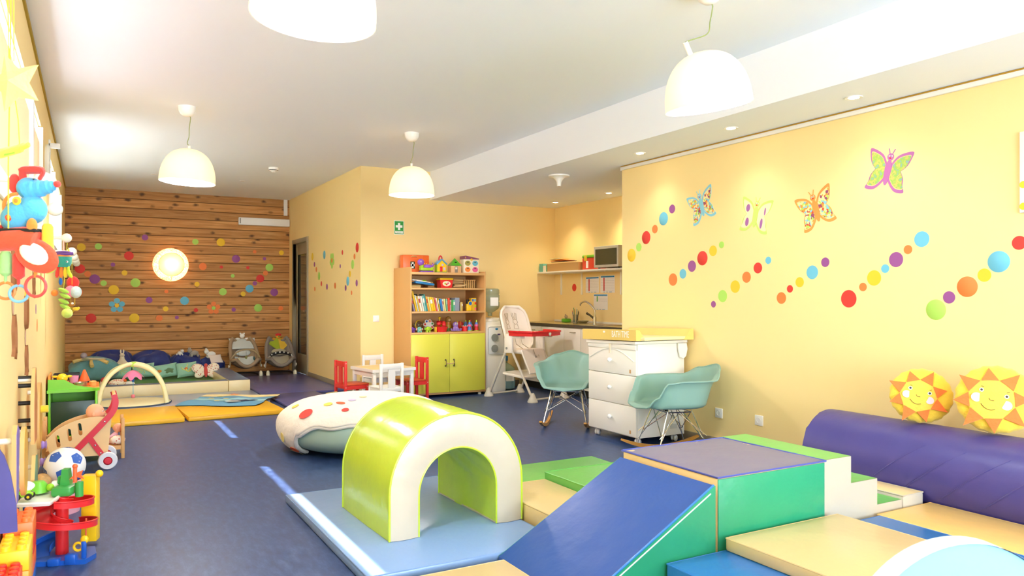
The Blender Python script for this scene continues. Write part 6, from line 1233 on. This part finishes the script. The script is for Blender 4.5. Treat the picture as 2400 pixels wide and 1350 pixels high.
B().sph((-.03, -.005, .045), .013, t_sky, (1.5, .8, .7)).out('blue_roof', t); B().sph((.015, 0, .05), .012, t_white).out('driver', t); B().box(-.02, .01, -.012, .012, .04, .05, t_red, .003).out('red_hood', t)
t = thing('toy_tortoise', 'green dome-shelled toy tortoise behind the buggy on the garage deck', 'toy', (-.215, 4.275, .311), RZ)
B().lathe([(0, .055), (.025, .05), (.042, .028), (.048, 0), (0, 0)], P_('shellgreen', '74C23A', .3), 28).out('shell', t); B().sph((.058, 0, .022), .018, P_('carlime', '9AD22A')).out('head', t); B().sph((-.03, -.035, .035), .03, t_white, (1.2, .7, .8)).out('white_front', t)
# big building bricks
bo, by, brd, bbl = plastic('brick_orange', 'F47A3A', .4), plastic('brick_yellow', 'F8CC2A', .4), plastic('brick_red', 'DD3426', .4), plastic('brick_blue', '2F63B8', .4)
def brick(label, x0, x1, y0, y1, z, h_, m):
    t = thing('building_brick', label, 'building brick', ((x0+x1)/2, (y0+y1)/2, z), group='large building bricks'); dx, dy = (x1-x0)/2, (y1-y0)/2
    B().box(-dx, dx, -dy, dy, 0, h_-.0005, m, .004).out('block', t); nx, ny = max(1, round(dx*2/.055)), max(1, round(dy*2/.055))
    for i in range(nx):
        for j in range(ny): B().lathe([(.017, 0), (.016, .014), (.013, .017), (0, .017)], m, 18, TR((-dx+(i+.5)*2*dx/nx, -dy+(j+.5)*2*dy/ny, h_-.0005))).out('stud', t)
brick('orange building brick on top of the far stack, bottom left corner', -.31, -.205, 3.70, 3.92, .24, .075, bo)
brick('red building brick right under the orange top one', -.31, -.205, 3.70, 3.92, .165, .0745, brd)
brick('orange building brick in the middle of the far stack', -.31, -.205, 3.70, 3.92, .09, .0745, mat('brick_orange2', 'F06A30', .4))
brick('blue building brick at the bottom of the far stack', -.31, -.205, 3.70, 3.92, .0, .0895, bbl)
brick('yellow building brick at the top of the nearer stack', -.31, -.205, 3.46, 3.69, .19, .08, by)
brick('amber building brick under the yellow one in the nearer stack', -.31, -.205, 3.46, 3.69, .095, .0945, mat('brick_amber', 'F3A52A', .4)); brick('blue building brick at the foot of the nearer stack', -.31, -.205, 3.46, 3.69, 0, .0945, bbl)
brick('red building brick nearest the bottom left corner', -.31, -.225, 3.20, 3.45, .14, .08, brd); brick('yellow building brick under the nearest red one', -.31, -.225, 3.20, 3.45, 0, .1395, by)
# ================================================================ WALL STICKERS
SC = dict(red=mat('sticker_red', 'DE3B30', .6), orange=mat('sticker_orange', 'F0813C', .6), yellow=mat('sticker_yellow', 'F2C62E', .6), green=mat('sticker_green', 'AEDA5E', .6), blue=mat('sticker_blue', '6DBDD6', .6), purple=mat('sticker_purple', '985090', .6))
DPINE, DSIDE, DCH = None, None, None
PINE = [('yellow', -0.109, 1.992, 0.0581), ('green', 0.116, 2.01, 0.0483), ('purple', 0.753, 2.171, 0.0461), ('green', 1.482, 2.129, 0.0475), ('yellow', 1.866, 2.134, 0.0649), ('orange', 2.398, 1.995, 0.0303), ('yellow', 2.832, 1.992, 0.0405), ('red', 0.529, 1.879, 0.0668), ('purple', 2.102, 1.87, 0.0637), ('purple', 2.556, 1.883, 0.0267), ('red', -0.127, 1.667, 0.0683), ('purple', 0.311, 1.738, 0.0313), ('orange', 1.593, 1.735, 0.0587), ('red', 1.875, 1.731, 0.026), ('red', 2.289, 1.728, 0.0264), ('green', 2.635, 1.74, 0.0631), ('yellow', 0.469, 1.615, 0.0403), ('orange', -0.027, 1.59, 0.0446), ('orange', 2.572, 1.642, 0.0401), ('purple', 0.068, 1.514, 0.0706), ('green', 2.051, 1.589, 0.0299), ('red', 2.486, 1.551, 0.0646), ('green', 0.186, 1.453, 0.0433), ('green', 0.62, 1.464, 0.0688), ('yellow', 1.506, 1.448, 0.0384), ('purple', 2.4, 1.47, 0.036), ('yellow', 0.322, 1.353, 0.0714), ('orange', 1.057, 1.329, 0.0287), ('green', 1.898, 1.327, 0.0594), ('blue', 2.316, 1.381, 0.0642), ('yellow', 2.215, 1.294, 0.0395), ('purple', 2.715, 1.321, 0.0633), ('orange', -0.141, 1.312, 0.0546), ('purple', 0.811, 1.195, 0.048), ('blue', 1.322, 1.183, 0.0653), ('yellow', 1.047, 1.055, 0.0395), ('red', 1.489, 1.031, 0.0329), ('purple', 2.065, 1.035, 0.0337), ('green', 2.453, 1.061, 0.0646), ('orange', 2.822, 1.05, 0.0385), ('yellow', -0.245, 1.053, 0.0527), ('red', 0.019, 0.922, 0.0705), ('yellow', 0.604, 0.917, 0.0705), ('orange', 0.955, 0.911, 0.0483), ('purple', 1.209, 0.918, 0.0289)]
SIDE = [('yellow', 11.514, 1.858, 0.0579), ('purple', 11.395, 1.736, 0.0382), ('orange', 11.286, 1.654, 0.0379), ('green', 11.136, 1.554, 0.0618), ('red', 11.004, 1.439, 0.0371), ('purple', 10.707, 1.39, 0.0434), ('orange', 10.299, 1.401, 0.0438), ('orange', 11.373, 1.365, 0.0343), ('blue', 10.847, 1.854, 0.0622), ('red', 9.952, 1.843, 0.0323), ('purple', 10.052, 1.662, 0.0274), ('red', 9.31, 1.872, 0.0626), ('orange', 9.42, 1.763, 0.0373), ('green', 9.5, 1.665, 0.0604), ('yellow', 9.614, 1.546, 0.0413), ('blue', 9.708, 1.452, 0.0616), ('purple', 9.803, 1.364, 0.0386), ('purple', 9.331, 1.422, 0.0434), ('orange', 9.543, 1.299, 0.0295)]
CHAINS = [[('yellow', 5.738, 1.646, 0.0623), ('green', 5.628, 1.717, 0.0402), ('red', 5.521, 1.8, 0.0607), ('orange', 5.396, 1.869, 0.039), ('blue', 5.277, 1.954, 0.0601), ('purple', 5.161, 2.031, 0.0391)], [('orange', 5.15, 1.401, 0.0555), ('blue', 5.021, 1.449, 0.043), ('purple', 4.908, 1.512, 0.0492), ('red', 4.781, 1.575, 0.0608), ('yellow', 4.656, 1.631, 0.0442), ('green', 4.559, 1.675, 0.0284)], [('purple', 4.651, 1.186, 0.0276), ('green', 4.547, 1.254, 0.0501), ('yellow', 4.409, 1.33, 0.0502), ('orange', 4.289, 1.403, 0.0441), ('red', 4.173, 1.472, 0.0423), ('blue', 4.07, 1.527, 0.0284)], [('orange', 3.945, 1.239, 0.0438), ('red', 3.866, 1.307, 0.0276), ('yellow', 3.778, 1.355, 0.0369), ('blue', 3.668, 1.424, 0.0496), ('purple', 3.558, 1.492, 0.0337)], [('red', 3.37, 1.235, 0.0599), ('orange', 3.261, 1.314, 0.0285), ('yellow', 3.179, 1.373, 0.051), ('blue', 3.099, 1.432, 0.0286), ('purple', 3.023, 1.488, 0.0487), ('orange', 2.942, 1.548, 0.0286), ('blue', 2.851, 1.608, 0.0493)], [('green', 2.761, 1.169, 0.063), ('purple', 2.68, 1.245, 0.0372), ('orange', 2.572, 1.308, 0.0608), ('yellow', 2.474, 1.374, 0.0385), ('blue', 2.395, 1.449, 0.0614), ('red', 2.286, 1.55, 0.0388)]]

def dot_obj(c, r):
    return B().lathe([(0, .0015), (r*.985, .0015), (r, .0008), (r, 0), (0, 0)], SC[c], 40)
def sz_(r, lo, hi): return 'small' if r < lo else 'large' if r > hi else 'medium'
def where(dx, dz):
    v = 'below' if dz < -.3*abs(dx) else 'above' if dz > .3*abs(dx) else ''; h = 'left' if dx < -.3*abs(dz) else 'right' if dx > .3*abs(dz) else ''
    return (v+' '+h+' of' if 0 else v+' and '+h+' of') if v and h else 'right '+v if v else '%s of' % h
def field(dots, M_of, wall, group, lo, hi, sgn=1):
    used = set(); D = [(c, a*sgn, z, r) for c, a, z, r in dots]
    for i, (c, a, z, r) in enumerate(D):
        ne = sorted((j for j in range(len(D)) if j != i), key=lambda j: (D[j][1]-a)**2+(D[j][2]-z)**2)
        base = '%s %s dot on the %s' % (sz_(r, lo, hi), c, wall); lab = None
        for j in ne[:3]:
            l = base+', %s %s %s one' % (where(a-D[j][1], z-D[j][2]), sz_(D[j][3], lo, hi), D[j][0])
            if l not in used: lab = l; break
        if not lab: lab = base+', %s of its colour from left' % ordn[sorted(q[1] for q in D if q[0] == c).index(a)]
        used.add(lab)
        o = dot_obj(c, r).out('dot_sticker'); o.matrix_world = M_of(*dots[i][1:3]); tag(o, lab, 'wall sticker', group)
field(PINE, lambda a, z: TR((a, YB, z), (R(90), 0, 0)), 'pine wall', 'round stickers on the pine wall', .038, .056)
field(SIDE, lambda a, z: TR((X1, a, z), (0, R(-90), 0)), 'wall beside the door', 'round stickers on the side wall', .038, .05, -1)
names = ['dot chain nearest the kitchen opening', 'dot chain under the blue butterfly', 'dot chain under the green butterfly', 'dot chain under the orange butterfly', 'dot chain under the purple butterfly', 'dot chain nearest the right edge']
for nm, ch in zip(names, CHAINS):
    used = set()
    for i, (c, y, z, r) in enumerate(ch):
        pos = 'lowest of the' if i == 0 else 'topmost of the' if i == len(ch)-1 else 'between the %s and %s ones in the' % (ch[i-1][0], ch[i+1][0])
        o = dot_obj(c, r).out('dot_sticker'); o.matrix_world = TR((XR, y, z), (0, R(-90), 0))
        tag(o, '%s dot, %s %s' % (c, pos, nm), 'wall sticker', 'round stickers on the right wall')
o = dot_obj('red', .052).out('dot_sticker'); o.matrix_world = TR((XK, 8.673, 1.374), (0, R(-90), 0)); tag(o, 'single red round sticker on the kitchen wall under the shelf', 'wall sticker')
for c, y, z, r, nm in (('red', 7.17, 1.414, .041, 'red round sticker high on the left wall, behind the hanging toys'), ('purple', 6.07, 1.164, .034, 'purple round sticker on the left wall above the orange one'), ('orange', 6.2, 1.05, .045, 'orange round sticker low on the left wall'), ('blue', 5.9, 1.283, .032, 'blue round sticker on the left wall near the monkeys'), ('purple', 7.48, 1.335, .042, 'dusky round sticker on the left wall, furthest from the camera'), ('green', 6.8, 1.43, .03, 'green round sticker on the left wall under the peg rack')):
    o = dot_obj(c, r).out('dot_sticker'); o.matrix_world = TR((XL, y, z), (0, R(90), 0)); tag(o, nm, 'wall sticker', 'round stickers on the left wall')
def flower(label, M, pc, cc, r, R_):
    t = thing('flower_sticker', label, 'wall sticker'); t.matrix_world = M
    for k in range(5): a = R(90+72*k); o = dot_obj(pc, r).out('petal', t); o.location = (R_*cos(a), R_*sin(a), 0)
    o = dot_obj(cc, r*.74).out('flower_centre', t); o.location = (0, 0, .001)
flower('flower sticker with blue petals and a yellow centre on the pine wall', TR((.365, YB, 1.113), (R(90), 0, 0)), 'blue', 'yellow', .041, .072)
flower('flower sticker with orange petals and a green centre on the pine wall', TR((1.756, YB, 1.062), (R(90), 0, 0)), 'orange', 'green', .039, .068)
flower('flower sticker with green petals on the side wall beside the door', TR((X1, 10.45, 1.755), (0, R(-90), 0)) @ TR((0, 0, 0), (0, 0, R(90))), 'green', 'orange', .045, .07)
# butterflies, drawn in a local XY plane (x right, y up) and set on the right wall
def wing_pts(s):
    p = bez([(.015*s, .055), (.05*s, .105), (.10*s, .132), (.152*s, .142), (.148*s, .10), (.128*s, .05), (.092*s, .012)], 6)[:-1]+bez([(.092*s, .012), (.118*s, -.03), (.125*s, -.075), (.14*s, -.118), (.085*s, -.122), (.045*s, -.095), (.010*s, -.05)], 6)
    return [(q.x, q.y) for q in p]
def scale_in(pts, k, s): cx, cy = .078*s, .012; return [(cx+(x-cx)*k, cy+(y-cy)*k) for x, y in pts]
wp = {}
def paint(nm, cols, sc):
    m = bpy.data.materials.new('wing_'+nm); m.use_nodes = True; N, L = m.node_tree.nodes, m.node_tree.links; b = N['Principled BSDF']; b.inputs['Roughness'].default_value = .7
    tc = N.new('ShaderNodeTexCoord'); vo = N.new('ShaderNodeTexVoronoi' if nm != 'smudge' else 'ShaderNodeTexNoise'); vo.inputs['Scale'].default_value = sc; L.new(tc.outputs['Object'], vo.inputs[0])
    cr = N.new('ShaderNodeValToRGB'); el = cr.color_ramp.elements
    if nm != 'smudge': cr.color_ramp.interpolation = 'CONSTANT'; sr = N.new('ShaderNodeSeparateColor'); L.new(vo.outputs['Color'], sr.inputs[0]); L.new(sr.outputs[0], cr.inputs[0])
    else: L.new(vo.outputs[0], cr.inputs[0])
    n = len(cols); el[0].color = lin(cols[0]); el[0].position = .0 if nm != 'smudge' else .3; el[1].color = lin(cols[-1]); el[1].position = (n-1)/n if nm != 'smudge' else .75
    for i in range(1, n-1): e = el.new((i/n) if nm != 'smudge' else .3+.45*i/(n-1)); e.color = lin(cols[i])
    L.new(cr.outputs[0], b.inputs['Base Color']); return m
pm1 = paint('mosaic', ['F6E3A2', 'D9542E', 'F3E0A0', 'F09A3A', 'B7D85A', '8CC8DA', 'F6E3A2', '9A4A6A'], 58); pm2 = paint('smudge', ['7F9CC4', '92BC48', 'C8BC62', '86B450'], 32); pm3 = mat('wing_cream', 'F8E7B8', .7)
def butterfly(label, y, z, roll, col, fill, k=1.0):
    t = thing('butterfly_sticker', label, 'wall sticker'); t.matrix_world = TR((XR, y, z), (R(90), 0, R(-90))) @ TR((0, 0, 0), (0, 0, roll), k)
    cm = mat('butterfly_'+col, col, .6)
    for s in (-1, 1):
        w_ = wing_pts(s); i_ = scale_in(w_, .84, s); B().loops([w_, i_], .002, cm, TR((0, 0, .001))).out('wing_outline', t)
        f_ = B().prism(scale_in(w_, .80, s), .0012, fill).out('wing_fill', t)
    B().prism(arc(0, -.0, .021, 0, 350, 30, .085), .003, cm).out('body', t); B().prism(arc(0, .098, .023, 0, 350, 24), .0032, cm).out('head', t)
    for s in (-1, 1): B().tube([(s*.008, .115, .002), (s*.022, .15, .002)], .003, cm, 6).out('antenna', t); B().sph((s*.009, .104, .0035), .006, t_white, (1, 1, .3)).sph((s*.009, .103, .005), .0028, t_black, (1, 1, .4)).out('eye', t)
    B().sph((0, .09, .0035), .006, t_red, (1.4, .8, .3)).out('mouth', t)
    return t
butterfly('purple edged butterfly sticker with green painted wings, highest on the right wall', 3.083, 2.06, R(-14), 'B266A2', pm2)
butterfly('light blue edged butterfly sticker with mosaic wings on the right wall', 4.787, 2.01, R(17), '8CCBDD', pm1)
t = butterfly('pale green butterfly sticker with purple smudges on the right wall', 4.20, 1.873, R(-12), 'CBE070', pm3)
for x, y, a, b_ in ((-.085, .06, .02, .03), (-.075, -.05, .018, .034), (.07, -.045, .013, .04), (.09, .05, .008, .03)): B().prism(arc(x, y, a, 0, 340, 14, b_), .0016, mat('smudge_purple', 'A868A4', .7)).out('smudge', t)
butterfly('orange edged butterfly sticker with mosaic wings on the right wall', 3.634, 1.866, R(17), 'F59A48', pm1)
# monkeys painted on the left wall : local x runs away from the camera (y), local y is up
mkb, mkp, mky = mat('monkey_brown', '9A6238', .7), mat('monkey_pink', 'E6B898', .7), mat('monkey_banana', 'F0C53A', .7)
def monkey(label, y, z, k, up=1):
    t = thing('monkey_sticker', label, 'wall sticker'); t.matrix_world = TR((XL, y, z), (R(90), 0, R(90)), (k, k, 1))
    P2 = lambda pts, m, nm, h=.0012: B().prism(pts, h, m).out(nm, t)
    S_ = lambda pts, m, nm, w_=.022: B().tube([(x, y_, .0) for x, y_ in [(q.x, q.y) for q in bez([(a, b, 0) for a, b in pts], 6)]], w_, m, 8, flat=.06).out(nm, t)
    P2(arc(0, .0, .12, 0, 350, 30, .15), mkb, 'body'); P2(arc(0, -.01, .075, 0, 350, 30, .10), mkp, 'belly', .002)
    P2(arc(.0, .25, .12, 0, 350, 30, .11), mkb, 'head', .0014); P2(arc(0, .23, .085, 0, 350, 24, .075), mkp, 'face', .0024)
    for s in (-1, 1):
        P2(arc(s*.13, .26, .04, 0, 350, 18), mkb, 'ear'); P2(arc(s*.03, .265, .012, 0, 340, 12), t_black, 'eye', .0034)
        S_([(s*.08, .1), (s*.2, .2), (s*.2, .42), (s*.16, .56)], mkb, 'arm'); S_([(s*.06, -.12), (s*.14, -.25), (s*.08, -.42), (s*.15, -.5)], mkb, 'leg', .02)
    S_([(.05, -.12), (.26, -.2), (.32, -.42), (.22, -.55), (.16, -.46)], mkb, 'tail', .012)
    S_([(-.14, .52), (-.05, .62), (.08, .6)], mky, 'banana', .03)
monkey('big brown monkey painted low on the left wall', 5.1, 1.02, .42)
monkey('brown monkey painted on the left wall nearest the camera', 4.30, 1.22, .5)
monkey('brown monkey painted on the left wall, further from the camera', 5.75, 1.45, .38)
